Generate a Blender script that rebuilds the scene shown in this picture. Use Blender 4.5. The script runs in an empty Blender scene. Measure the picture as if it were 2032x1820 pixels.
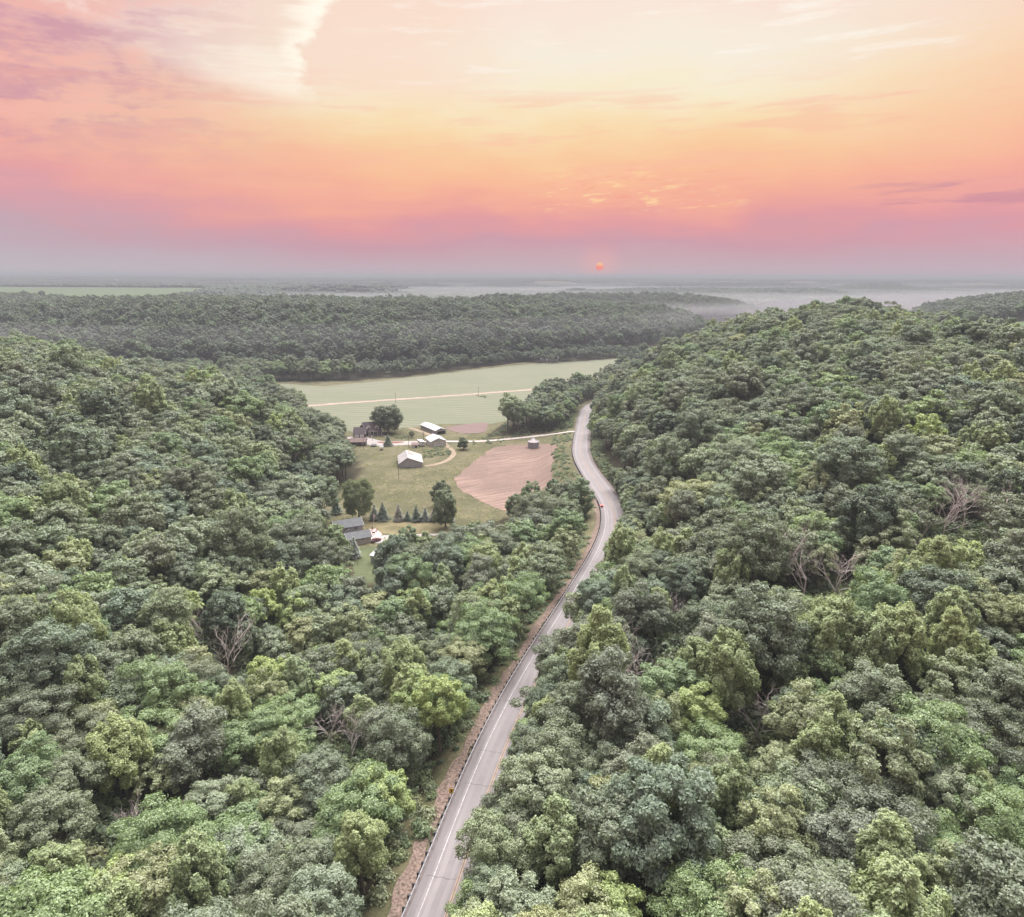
import bpy, bmesh, math, random
import numpy as np
from mathutils import Vector

R = math.radians
random.seed(7)
rng = np.random.default_rng(11)
sc = bpy.context.scene
col = sc.collection

# ------------------------------------------------------------------ camera
CAMZ, FPX, PITCH, ROLL = 112.0, 1324.0, R(15.25), R(0.18)
W, H_ = 2032.0, 1820.0
cam_d = bpy.data.cameras.new('camera')
cam = bpy.data.objects.new('camera', cam_d)
col.objects.link(cam)
from mathutils import Matrix
CAM_M = Matrix.Rotation(R(90) - PITCH, 3, 'X') @ Matrix.Rotation(ROLL, 3, 'Z')
cam.matrix_world = Matrix.Translation((0, 0, CAMZ)) @ CAM_M.to_4x4()
cam_d.sensor_width = 36
cam_d.lens = 36 * FPX / W
cam_d.clip_start = 0.5
cam_d.clip_end = 60000
sc.camera = cam
sc.render.engine = 'CYCLES'
cy = sc.cycles
cy.max_bounces = 6
cy.diffuse_bounces = 2
cy.glossy_bounces = 1
cy.transmission_bounces = 2
cy.transparent_max_bounces = 4
cy.volume_bounces = 0
cy.caustics_reflective = False
cy.caustics_refractive = False
cy.use_denoising = True
try:
    cy.denoiser = 'OPENIMAGEDENOISE'
    cy.denoising_prefilter = 'ACCURATE'
except Exception:
    pass
sc.view_settings.view_transform = 'Standard'
sc.view_settings.look = 'None'
sc.view_settings.gamma = 1
sc.view_settings.use_curve_mapping = False
sc.view_settings.exposure = 1.3


def lin(r, g, b):
    def f(c):
        c /= 255.0
        return c / 12.92 if c <= 0.04045 else ((c + 0.055) / 1.055) ** 2.4
    return (f(r), f(g), f(b), 1.0)


# ------------------------------------------------------------------ node helper
class NT:
    def __init__(s, tree):
        s.t = tree
        s.n = tree.nodes
        s.l = tree.links

    def node(s, typ, **kw):
        n = s.n.new(typ)
        for k, v in kw.items():
            setattr(n, k, v)
        return n

    def put(s, sock, v):
        if hasattr(v, 'is_output'):
            s.l.new(v, sock)
        elif v is not None:
            sock.default_value = v

    def math(s, op, a, b=None, c=None, clamp=False):
        n = s.node('ShaderNodeMath', operation=op, use_clamp=clamp)
        s.put(n.inputs[0], a)
        if b is not None:
            s.put(n.inputs[1], b)
        if c is not None:
            s.put(n.inputs[2], c)
        return n.outputs[0]

    def step(s, x, a, b):
        n = s.node('ShaderNodeMapRange', interpolation_type='SMOOTHSTEP')
        s.put(n.inputs[0], x)
        n.inputs[1].default_value = a
        n.inputs[2].default_value = b
        n.inputs[3].default_value = 0
        n.inputs[4].default_value = 1
        return n.outputs[0]

    def stepdown(s, x, a, b):
        return s.math('SUBTRACT', 1.0, s.step(x, a, b))

    def mul(s, *xs):
        r = xs[0]
        for x in xs[1:]:
            r = s.math('MULTIPLY', r, x)
        return r

    def comb(s, x, y, z):
        n = s.node('ShaderNodeCombineXYZ')
        s.put(n.inputs[0], x)
        s.put(n.inputs[1], y)
        s.put(n.inputs[2], z)
        return n.outputs[0]

    def noise(s, vec, scale, detail=4, rough=0.55, dist=0.0):
        n = s.node('ShaderNodeTexNoise')
        if vec is not None:
            s.put(n.inputs['Vector'], vec)
        n.inputs['Scale'].default_value = scale
        n.inputs['Detail'].default_value = detail
        n.inputs['Roughness'].default_value = rough
        n.inputs['Distortion'].default_value = dist
        return n.outputs[0]

    def ramp(s, fac, stops, interp='LINEAR'):
        n = s.node('ShaderNodeValToRGB')
        n.color_ramp.interpolation = interp
        e = n.color_ramp.elements
        while len(e) > 1:
            e.remove(e[-1])
        e[0].position = stops[0][0]
        e[0].color = stops[0][1]
        for p, c in stops[1:]:
            k = e.new(p)
            k.color = c
        s.put(n.inputs[0], fac)
        return n.outputs[0]

    def mix(s, fac, a, b, mode='MIX'):
        n = s.node('ShaderNodeMix', data_type='RGBA', blend_type=mode)
        s.put(n.inputs[0], fac)
        s.put(n.inputs[6], a)
        s.put(n.inputs[7], b)
        return n.outputs[2]


# ------------------------------------------------------------------ world: sunrise sky
SUN_EL, SUN_AZ = 0.82, 7.15          # degrees above the horizon, right of the view axis
world = bpy.data.worlds.new('World')
sc.world = world
world.use_nodes = True
world.cycles.sampling_method = 'MANUAL'
world.cycles.sample_map_resolution = 512
w = NT(world.node_tree)
w.n.clear()
tc = w.node('ShaderNodeTexCoord')
sep = w.node('ShaderNodeSeparateXYZ')
w.l.new(tc.outputs['Generated'], sep.inputs[0])
X, Y, Z = sep.outputs
el = w.math('MULTIPLY', w.math('ARCSINE', Z), 57.29578)
az = w.math('MULTIPLY', w.math('ARCTAN2', X, Y), 57.29578)
wob = w.noise(w.comb(w.math('MULTIPLY', az, 0.07), w.math('MULTIPLY', el, 0.17), 0.0), 1.0, 3, 0.6)        # stretched along the horizon
stk = w.noise(w.comb(w.math('MULTIPLY', az, 0.07), w.math('MULTIPLY', w.math('SUBTRACT', el, w.math('MULTIPLY', az, 0.02)), 0.62), 7.0), 1.5, 4, 0.6)
fin = w.noise(w.comb(az, w.math('MULTIPLY', el, 2.2), 1.0), 0.42, 4, 0.66)
elw = w.math('ADD', el, w.math('MULTIPLY', w.math('SUBTRACT', wob, 0.5), 5.5))
elw = w.math('ADD', elw, w.math('MULTIPLY', w.math('SUBTRACT', stk, 0.5), 2.0))
near0 = w.step(el, 0.0, 4.0)
elw = w.math('ADD', el, w.mul(w.math('SUBTRACT', elw, el), near0))
EMAX = 90.0


def sky_ramp(stops):
    # elevation is squeezed (square root) so the low sky has room on the ramp
    f = w.math('SQRT', w.math('DIVIDE', w.math('MAXIMUM', elw, 0.0), EMAX))
    return w.ramp(f, [(math.sqrt(e / EMAX), c) for e, c in stops])


def up(c, k):
    return (c[0] * k, c[1] * k, c[2] * k, 1)


ZEN = (1.7, 1.86, 2.05, 1)            # unseen sky overhead, brightened and cooled to light the ground
mid = sky_ramp([(0, lin(200, 186, 193)), (1.2, lin(199, 171, 181)), (2.6, lin(204, 158, 172)), (4.2, lin(227, 158, 162)), (5.8, lin(244, 173, 154)),
                (7.4, lin(250, 190, 154)), (9.0, lin(250, 205, 160)), (11.0, lin(250, 222, 178)), (13.2, lin(249, 236, 206)), (16, lin(248, 238, 222)),
                (20, lin(251, 227, 215)), (32, up(lin(250, 240, 236), 1.1)), (90, ZEN)])
lef = sky_ramp([(0, lin(202, 196, 202)), (1.5, lin(193, 182, 190)), (3.2, lin(197, 168, 180)), (4.8, lin(215, 162, 172)), (6.4, lin(232, 162, 164)),
                (8.5, lin(239, 170, 162)), (12, lin(234, 168, 164)), (14.5, lin(224, 162, 166)), (17, lin(226, 172, 176)), (20, lin(206, 168, 192)),
                (32, up(lin(240, 222, 226), 1.05)), (90, ZEN)])
rig = sky_ramp([(0, lin(199, 186, 194)), (1.5, lin(203, 170, 182)), (3.2, lin(224, 156, 168)), (5.2, lin(236, 164, 164)), (7.5, lin(246, 172, 156)),
                (10, lin(250, 192, 158)), (13, lin(250, 205, 170)), (17, lin(249, 215, 192)), (20, lin(250, 212, 194)), (32, up(lin(250, 232, 224), 1.08)),
                (90, ZEN)])
azw = w.math('ADD', az, w.math('MULTIPLY', w.math('SUBTRACT', wob, 0.5), 14.0))
sky = w.mix(w.stepdown(azw, -40, -9), mid, lef)
sky = w.mix(w.step(azw, 16, 42), sky, rig)
rp0 = w.math('ADD', w.math('MULTIPLY', fin, 0.4), w.math('MULTIPLY', stk, 0.6))
# mottled high cloud on the left
sky = w.mix(w.mul(w.step(rp0, 0.45, 0.58), w.stepdown(az, -34, -14), w.step(el, 5, 11), 0.75), sky, lin(203, 152, 170))
sky = w.mix(w.mul(w.stepdown(rp0, 0.40, 0.48), w.stepdown(az, -34, -12), w.step(el, 6, 11), 0.6), sky, lin(248, 188, 172))
sky = w.mix(w.mul(w.step(stk, 0.50, 0.66), w.step(el, 5.0, 8.0), w.stepdown(el, 12.0, 16.0), 0.45), sky, lin(250, 186, 160))
# cream cloud bank, sharp on its right and lower edge
jag = w.math('MULTIPLY', w.math('SUBTRACT', fin, 0.5), 3.4)
jag2 = w.math('MULTIPLY', w.math('SUBTRACT', stk, 0.5), 4.5)
az2 = w.math('ADD', az, jag)
az2 = w.math('SUBTRACT', az2, w.math('MULTIPLY', w.math('MAXIMUM', w.math('SUBTRACT', el, 16.0), 0.0), 0.85))
el2 = w.math('ADD', w.math('ADD', el, jag2), w.math('MULTIPLY', w.math('ADD', az, 15.5), 0.12))
azf = w.math('SUBTRACT', az2, w.math('MULTIPLY', w.math('SUBTRACT', rp0, 0.5), 11.0))
bank = w.mul(w.stepdown(az2, -16.1, -15.1), w.step(azf, -18.6, -15.6), w.step(el2, 12.4, 14.4))
tail = w.mul(w.stepdown(az2, -16.3, -15.0), w.step(azf, -31, -17), w.step(el2, 12.2, 13.4), w.stepdown(el2, 13.8, 16.5))
bank = w.math('MAXIMUM', bank, w.mul(tail, 0.55))
peach = w.mul(w.step(az2, -15.9, -15.1), w.stepdown(azw, -9, 3), w.step(el, 11.5, 14.5))
sky = w.mix(w.mul(peach, 0.6), sky, lin(251, 216, 196))
halo = w.mul(w.stepdown(az2, -15.9, -14.9), w.step(az2, -29, -16), w.step(el2, 10.5, 17))
sky = w.mix(w.mul(halo, 0.45), sky, lin(250, 222, 198))
sky = w.mix(w.mul(bank, 0.95), sky, up(lin(254, 247, 232), 1.06))
# thin pale streaks high up
sky = w.mix(w.mul(w.step(stk, 0.53, 0.70), w.step(el, 12.5, 15.5), w.step(az, -14, -8), 0.7), sky, lin(255, 249, 238))
tle = w.math('ADD', el, w.math('MULTIPLY', w.math('ADD', az, 36), 0.22))
tl = w.mul(w.step(tle, 17.0, 17.9), w.stepdown(tle, 18.1, 19.2), w.stepdown(az, -29, -26))
sky = w.mix(w.mul(tl, w.step(fin, 0.35, 0.6), 0.7), sky, lin(252, 226, 216))
# gilded ripples of cloud above the sun
rpm = w.mul(w.step(az, -1, 5), w.stepdown(az, 13, 22), w.step(el, 4.6, 5.6), w.stepdown(el, 7.4, 9.2))
rp = w.noise(w.comb(w.math('MULTIPLY', az, 0.55), w.math('MULTIPLY', w.math('SUBTRACT', el, w.math('MULTIPLY', az, 0.09)), 3.2), 4.0), 0.75, 4, 0.7)
sky = w.mix(w.mul(rpm, w.step(rp, 0.53, 0.66), w.step(wob, 0.36, 0.5), 0.8), sky, lin(255, 218, 164))
sky = w.mix(w.mul(rpm, w.stepdown(rp, 0.34, 0.44), 0.35), sky, lin(240, 150, 128))
# mauve scud low on the right
sky = w.mix(w.mul(w.step(az, 22, 30), w.step(el, 4.0, 5.0), w.stepdown(el, 6.0, 7.2), w.step(stk, 0.50, 0.62), 0.6), sky, lin(196, 138, 160))
# the sun's disc
sd = (math.sin(R(SUN_AZ)) * math.cos(R(SUN_EL)), math.cos(R(SUN_AZ)) * math.cos(R(SUN_EL)), math.sin(R(SUN_EL)))
dot = w.node('ShaderNodeVectorMath', operation='DOT_PRODUCT')
w.l.new(tc.outputs['Generated'], dot.inputs[0])
dot.inputs[1].default_value = sd
ang = w.math('MULTIPLY', w.math('ARCCOSINE', w.math('MINIMUM', dot.outputs['Value'], 1.0)), 57.29578)
disc = w.stepdown(ang, 0.29, 0.33)
sunc = w.mix(w.step(el, 0.78, 1.08), lin(255, 140, 124), lin(255, 205, 140))
sky = w.mix(w.mul(w.stepdown(ang, 0.2, 2.4), 0.35), sky, lin(250, 176, 168))
sky = w.mix(disc, sky, sunc)
nish = w.node('ShaderNodeTexSky', sky_type='NISHITA', sun_disc=False)
nish.sun_elevation = R(SUN_EL)
nish.sun_rotation = R(SUN_AZ)
bg1 = w.node('ShaderNodeBackground')
w.put(bg1.inputs[0], sky)
SKY = 0.406
bg1.inputs[1].default_value = SKY
bg2 = w.node('ShaderNodeBackground')
w.put(bg2.inputs[0], nish.outputs[0])
bg2.inputs[1].default_value = 0.0006
addb = w.node('ShaderNodeAddShader')
w.l.new(bg1.outputs[0], addb.inputs[0])
w.l.new(bg2.outputs[0], addb.inputs[1])
wo = w.node('ShaderNodeOutputWorld')
w.l.new(addb.outputs[0], wo.inputs[0])

fill_sun_d = bpy.data.lights.new('sun', 'SUN')
fill_sun_d.energy = 5.0
fill_sun_d.angle = R(70)
fill_sun_d.color = (1.0, 0.95, 0.90)
sun = bpy.data.objects.new('sun', fill_sun_d)
col.objects.link(sun)
LAMP_EL = 60.0                       # added broad fill, set far above the low sun to brighten the land
sun.rotation_euler = (R(90 - LAMP_EL), 0, R(180 - SUN_AZ))

# ------------------------------------------------------------------ terrain


def vnoise(x, y, seed=0):
    xi = np.floor(x).astype(np.int64)
    yi = np.floor(y).astype(np.int64)
    xf, yf = x - xi, y - yi
    u, v = xf * xf * (3 - 2 * xf), yf * yf * (3 - 2 * yf)

    def hsh(a, b):
        n = (a * 374761393 + b * 668265263 + seed * 1442695041) & 0x7fffffff
        n = ((n ^ (n >> 13)) * 1274126177) & 0x7fffffff
        return ((n ^ (n >> 16)) & 0xffff) / 65535.0
    return (hsh(xi, yi) * (1 - u) + hsh(xi + 1, yi) * u) * (1 - v) + (hsh(xi, yi + 1) * (1 - u) + hsh(xi + 1, yi + 1) * u) * v


def fbm(x, y, seed=0, o=3):
    t, a, s = 0, 0.5, 0
    for k in range(o):
        t = t + a * vnoise(x * 2 ** k, y * 2 ** k, seed + k)
        s += a
        a *= 0.5
    return t / s


def sstep(x, a, b):
    t = np.clip((x - a) / (b - a), 0, 1)
    return t * t * (3 - 2 * t)


def road_z(y):
    return np.interp(y, [-200, 68, 480, 540, 620], [51.3, 32, 2.3, 1.0, 0.9])


def px_ray(u, v):
    # direction of the ray through photo point u, v (photo 2032 points wide)
    return np.array(CAM_M @ Vector((u - W / 2, H_ / 2 - v, -FPX)))


def on_road(u, v):
    d = px_ray(u, v)
    t = 0.2
    for _ in range(60):
        t = (road_z(d[1] * t) - CAMZ) / d[2]
    return d[:2] * t


ROAD_PX = [(880, 1835), (917, 1732), (951, 1617), (976, 1547), (1003, 1481), (1022, 1436), (1050, 1376), (1095, 1294), (1141, 1216), (1170, 1164),
           (1195, 1119), (1206, 1097), (1219, 1062), (1222, 1035), (1217, 1005), (1204, 984), (1177, 947), (1159, 919), (1152, 898), (1153, 872), (1158, 839), (1163, 813)]
rp_ = [on_road(u, v) for u, v in ROAD_PX]
d0 = (rp_[1] - rp_[0]) / np.linalg.norm(rp_[1] - rp_[0])
rp_ = [rp_[0] - d0 * 200, rp_[0] - d0 * 80] + rp_ + [np.array([75, 600.]), np.array([112, 655.]), np.array([170, 700.])]


def smooth_line(pts, step, it=10):
    pts = np.array(pts, float)
    s = np.r_[0, np.cumsum(np.linalg.norm(np.diff(pts, axis=0), axis=1))]
    q = np.arange(0, s[-1], step)
    out = np.stack([np.interp(q, s, pts[:, i]) for i in range(pts.shape[1])], 1)
    for _ in range(it):
        out[1:-1] = out[1:-1] * .5 + (out[:-2] + out[2:]) * .25
    return out


ROAD = smooth_line(rp_, 4.0, 14)


def near_line(x, y, line):
    # signed offset (right of travel positive) from a polyline and y of the nearest point
    best = np.full(x.shape, 1e9)
    sg = np.zeros(x.shape)
    yy = np.zeros(x.shape)
    for i in range(len(line) - 1):
        a, b = line[i], line[i + 1]
        e = b - a
        L2 = e @ e
        t = np.clip(((x - a[0]) * e[0] + (y - a[1]) * e[1]) / L2, 0, 1)
        qx, qy = a[0] + t * e[0], a[1] + t * e[1]
        d = np.hypot(x - qx, y - qy)
        m = d < best
        best = np.where(m, d, best)
        cr = (x - a[0]) * e[1] - (y - a[1]) * e[0]
        sg = np.where(m, np.sign(cr), sg)
        yy = np.where(m, qy, yy)
    return best * sg, yy


def inside(x, y, poly):
    r = np.zeros(x.shape, bool)
    n = len(poly)
    for i in range(n):
        x1, y1 = poly[i]
        x2, y2 = poly[(i + 1) % n]
        c = ((y1 > y) != (y2 > y))
        xx = (x2 - x1) * (y - y1) / ((y2 - y1) if y2 != y1 else 1e-9) + x1
        r ^= c & (x < xx)
    return r


def poly_dist(x, y, poly):
    best = np.full(x.shape, 1e9)
    n = len(poly)
    for i in range(n):
        a = np.array(poly[i], float)
        e = np.array(poly[(i + 1) % n], float) - a
        t = np.clip(((x - a[0]) * e[0] + (y - a[1]) * e[1]) / (e @ e), 0, 1)
        best = np.minimum(best, np.hypot(x - a[0] - t * e[0], y - a[1] - t * e[1]))
    return best


rr = ROAD[ROAD[:, 1] < 560]
nrm = np.gradient(rr, axis=0)
nrm /= np.linalg.norm(nrm, axis=1)[:, None]
right_edge = [tuple(p) for p in (rr + np.stack([nrm[:, 1], -nrm[:, 0]], 1) * 7.5)[::4]]
FLOOR = right_edge + [(86, 600), (135, 665), (240, 745), (400, 850), (560, 1010), (720, 1270), (900, 1620), (1250, 1980), (1900, 2350), (3300, 2800),
                      (3300, 3300), (2000, 3000), (1350, 2700), (1010, 2350), (800, 2100), (640, 1830), (520, 1700), (250, 1720), (120, 1680), (300, 1560), (420, 1420),
                      (385, 1290), (320, 1180), (230, 1060), (120, 985), (0, 905), (-150, 815), (-290, 762), (-420, 752), (-560, 775), (-900, 850), (-1500, 930),
                      (-2500, 1000), (-2500, 900), (-1500, 840), (-900, 775), (-700, 735), (-350, 625), (-240, 520), (-178, 452), (-110, 402), (-94, 355),
                      (-95, 300), (-86, 250), (-62, 190), (-50, 150), (-40, 80), (-36, 0), (-60, -230)]


def height(x, y):
    x = np.asarray(x, float)
    y = np.asarray(y, float)
    shp = x.shape
    x, y = x.ravel(), y.ravel()
    df = poly_dist(x, y, FLOOR)
    df = np.where(inside(x, y, FLOOR), 0, df)
    rav = np.interp(y, [-200, 0, 68, 150, 257, 330, 420, 500], [40, 28, 20, 11, 5.5, 3, 1.2, 0.5])
    s, yn = near_line(x, y, ROAD)
    zr = road_z(yn)
    k = sstep(-s, 7.5, 30)
    k = np.where(y > 700, 1, k)
    b = zr * (1 - k) + rav * k
    b = np.where((y > 560) & (s > 0), np.minimum(b, 1.0), b)
    b = np.where(y > 640, 0.5, b)
    Pl = np.where(y < 1100, 71 + 7 * np.tanh(x / 180) - 15 * sstep(x, 240, 400), 60.0)
    Pl = np.where((y > 760) & (x < 380), 55.0, Pl)
    Pl = np.where(y < 760, 46 + (Pl - 46) * sstep(y, 60, 330), Pl)
    Pl = Pl + 4 * np.exp(-((x - 250) / 120) ** 2 - ((y - 560) / 130) ** 2)
    Pl = Pl - 17 * sstep(x, 290, 400) * sstep(y, 430, 520) * (1 - sstep(y, 640, 710)) - 22 * sstep(x, 215, 300) * (1 - sstep(y, 430, 520))
    Pl = Pl + 11 * sstep(x, 420, 520) * sstep(y, 660, 720) * (1 - sstep(y, 1300, 1700))
    Pl = Pl + np.where(y > 760, 26, 9) * (fbm(x / 290 + 9, y / 420 + 3, 5) - 0.5) * sstep(df, 60, 200)
    Pl = Pl + np.where(y < 760, 11, 6) * (fbm(x / 95 + 2, y / 95 + 6, 15, 2) - 0.5) * sstep(df, 30, 110)
    Pl = Pl - 8 * (1 - sstep(x, -900, -600)) * (y > 760)
    # beyond the far ridge: low misty country with wooded ridges standing out of it, then the upland at the horizon
    rid = fbm(x / 1500 + 3, y / 430 + 8, 57, 3)
    low = 28 + 34 * sstep(rid, 0.55, 0.66) * sstep(y, 2450, 2800) + 5 * (fbm(x / 260, y / 260, 33) - .5)
    low = low + 27 * np.exp(-((y - 1900) / 140) ** 2) * sstep(x, -150, 150) * (1 - sstep(x, 640, 900))
    low = np.where((x > 350) & (x < 2700) & (y > 2600) & (y < 4600), np.minimum(low, 34), low)
    low = low + 24 * np.exp(-((y - 3250) / 180) ** 2) * sstep(x, 300, 600) * (1 - sstep(x, 1450, 1600))
    low = low + 40 * np.exp(-((x - 2180) / 230) ** 2 - ((y - 4150) / 260) ** 2) + 30 * np.exp(-((x - 3300) / 600) ** 2 - ((y - 4500) / 240) ** 2)
    lm_ = (1 - sstep(x, -1100, -850)) * (1 - sstep(y, 3200, 3600))
    low = low * (1 - lm_) + 60 * lm_
    hor = sstep(y, 4900, 6200)
    low = low * (1 - hor) + (84 + 14 * (fbm(x / 1700, y / 1300, 31) - .5)) * hor
    f2 = sstep(y, 1330, 1660) * (1 - sstep(x, 650, 900) * (1 - sstep(y, 1800, 2300)))
    Pl = Pl * (1 - f2) + low * f2
    prof = (1 - np.exp(-df / 82.0)) * sstep(df, 0, 26)
    z = b + (Pl - b) * prof
    z = z + 3.0 * (fbm(x / 60, y / 60, 3) - 0.5) * sstep(df, 10, 60)
    # sink under the road bed
    z = z - 0.45 * sstep(-np.abs(s), -7.2, -6.2) * (y < 720)
    return z.reshape(shp)


def grow(a, b, d0, g):
    out = [a]
    d = d0
    while out[-1] < b:
        out.append(out[-1] + d)
        d *= g
    return out


gx = [-v for v in grow(460, 16000, 5, 1.075)[::-1]][:-1] + list(np.arange(-460, -60, 5.0)) + list(np.arange(-60, 90, 2.0)) + list(np.arange(90, 460, 5.0)) + grow(460, 16000, 5, 1.075)
gy = list(np.arange(-220, 40, 10.0)) + list(np.arange(40, 560, 4.0)) + list(np.arange(560, 1300, 6.0)) + grow(1300, 15000, 8, 1.03)
gx, gy = np.array(gx), np.array(gy)
GX, GY = np.meshgrid(gx, gy)
GZ = height(GX, GY)


def hz(x, y):
    # ground height, interpolated on the same grid as the sheet
    x = np.atleast_1d(np.asarray(x, float))
    y = np.atleast_1d(np.asarray(y, float))
    i = np.clip(np.searchsorted(gx, x, 'right') - 1, 0, len(gx) - 2)
    j = np.clip(np.searchsorted(gy, y, 'right') - 1, 0, len(gy) - 2)
    u = (x - gx[i]) / (gx[i + 1] - gx[i])
    v = (y - gy[j]) / (gy[j + 1] - gy[j])
    return (GZ[j, i] * (1 - u) + GZ[j, i + 1] * u) * (1 - v) + (GZ[j + 1, i] * (1 - u) + GZ[j + 1, i + 1] * u) * v


def at(u, v, z=None):
    """ground point seen at photo point (u, v)"""
    d = px_ray(u, v)
    ts = np.geomspace(0.02, 12, 4000)
    pz = CAMZ + d[2] * ts
    g = hz(d[0] * ts, d[1] * ts)
    k = np.argmax(pz < g)
    t = ts[k]
    if z is None:
        return (d[0] * t, d[1] * t, float(hz(d[0] * t, d[1] * t)[0]))
    t = (z - CAMZ) / d[2]
    return (d[0] * t, d[1] * t, z)


def poly_at(pts):
    return [at(u, v)[:2] for u, v in pts]


# ------------------------------------------------------------------ materials
MATS = {}


def mat(name, rgb, rough=0.8, var=0.15, scale=1.0, spec=0.3, bump=0.0, rgb2=None, metal=0.0, stretch=None, detail=5):
    if name in MATS:
        return MATS[name]
    m = bpy.data.materials.new(name)
    m.use_nodes = True
    n = NT(m.node_tree)
    p = n.n['Principled BSDF']
    tcn = n.node('ShaderNodeTexCoord')
    vec = tcn.outputs['Object']
    if stretch:
        mp = n.node('ShaderNodeMapping')
        mp.inputs['Scale'].default_value = stretch
        n.l.new(vec, mp.inputs[0])
        vec = mp.outputs[0]
    ns = n.noise(vec, scale, detail, 0.6, 0.2)
    c1 = tuple(c * (1 - var) for c in rgb) + (1,)
    c2 = tuple(min(1, c * (1 + var)) for c in (rgb2 or rgb)) + (1,)
    n.put(p.inputs['Base Color'], n.ramp(ns, [(0.3, c1), (0.7, c2)]))
    p.inputs['Roughness'].default_value = rough
    p.inputs['Specular IOR Level'].default_value = spec
    p.inputs['Metallic'].default_value = metal
    if bump:
        b = n.node('ShaderNodeBump')
        b.inputs['Strength'].default_value = bump
        n.put(b.inputs['Height'], n.noise(vec, scale * 4, 4, 0.6))
        n.l.new(b.outputs[0], p.inputs['Normal'])
    MATS[name] = m
    return m


def ground_material():
    m = bpy.data.materials.new('ground_cover')
    m.use_nodes = True
    n = NT(m.node_tree)
    p = n.n['Principled BSDF']
    g = n.node('ShaderNodeNewGeometry').outputs['Position']
    a = n.noise(g, 0.045, 6, 0.65, 0.4)
    b = n.noise(g, 0.6, 5, 0.7)
    c = n.mix(n.step(a, 0.38, 0.62), (0.075, 0.073, 0.040, 1), (0.116, 0.105, 0.064, 1))
    c = n.mix(n.mul(n.step(n.noise(g, 0.17, 5, 0.7), 0.52, 0.64), 0.6), c, (0.155, 0.135, 0.082, 1))
    c = n.mix(n.mul(n.step(b, 0.5, 0.66), 0.75), c, (0.055, 0.063, 0.032, 1))
    at_ = n.node('ShaderNodeAttribute', attribute_name='wood')
    litter = n.mix(b, (0.025, 0.022, 0.015, 1), (0.045, 0.04, 0.024, 1))
    n.put(p.inputs['Base Color'], n.mix(at_.outputs['Fac'], c, litter))
    p.inputs['Roughness'].default_value = 0.95
    p.inputs['Specular IOR Level'].default_value = 0.1
    bp = n.node('ShaderNodeBump')
    bp.inputs['Strength'].default_value = 0.8
    bp.inputs['Distance'].default_value = 0.4
    n.put(bp.inputs['Height'], n.math('ADD', b, n.noise(g, 2.2, 3, 0.7)))
    n.l.new(bp.outputs[0], p.inputs['Normal'])
    return m


def row_material(name, c1, c2, ang, pitch, c3=None, wob=2.0, fine=0.5, amt=1.0):
    """field soil or crop with planting rows running at an angle"""
    m = bpy.data.materials.new(name)
    m.use_nodes = True
    n = NT(m.node_tree)
    p = n.n['Principled BSDF']
    g = n.node('ShaderNodeNewGeometry').outputs['Position']
    mp = n.node('ShaderNodeMapping')
    mp.inputs['Rotation'].default_value = (0, 0, R(ang))
    n.l.new(g, mp.inputs[0])
    s = n.node('ShaderNodeSeparateXYZ')
    n.l.new(mp.outputs[0], s.inputs[0])
    warp = n.math('MULTIPLY', n.noise(g, 0.02, 3), wob)
    ph = n.math('MULTIPLY', n.math('ADD', s.outputs[1], warp), 6.2832 / pitch)
    wv = n.math('MULTIPLY_ADD', n.math('SINE', ph), 0.5, 0.5)
    st = n.comb(n.math('MULTIPLY', s.outputs[0], 0.06), s.outputs[1], 0.0)
    nz = n.noise(st, 0.35, 6, 0.7, 0.3)
    big = n.noise(g, 0.018, 4, 0.6)
    f = n.math('ADD', n.math('MULTIPLY', wv, 0.45 * amt), n.math('MULTIPLY', nz, 1 - 0.45 * amt))
    c = n.mix(n.step(f, 0.25, 0.75), c1, c2)
    if c3:
        c = n.mix(n.mul(n.step(big, 0.42, 0.62), 0.8), c, c3)
    sp = n.noise(g, 1.1, 4, 0.75)
    c = n.mix(n.mul(n.step(sp, 0.45, 0.7), fine), c, c2)
    n.put(p.inputs['Base Color'], c)
    p.inputs['Roughness'].default_value = 0.95
    p.inputs['Specular IOR Level'].default_value = 0.1
    bp = n.node('ShaderNodeBump')
    bp.inputs['Strength'].default_value = 0.7
    bp.inputs['Distance'].default_value = 0.3
    n.put(bp.inputs['Height'], n.math('ADD', f, sp))
    n.l.new(bp.outputs[0], p.inputs['Normal'])
    return m


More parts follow.
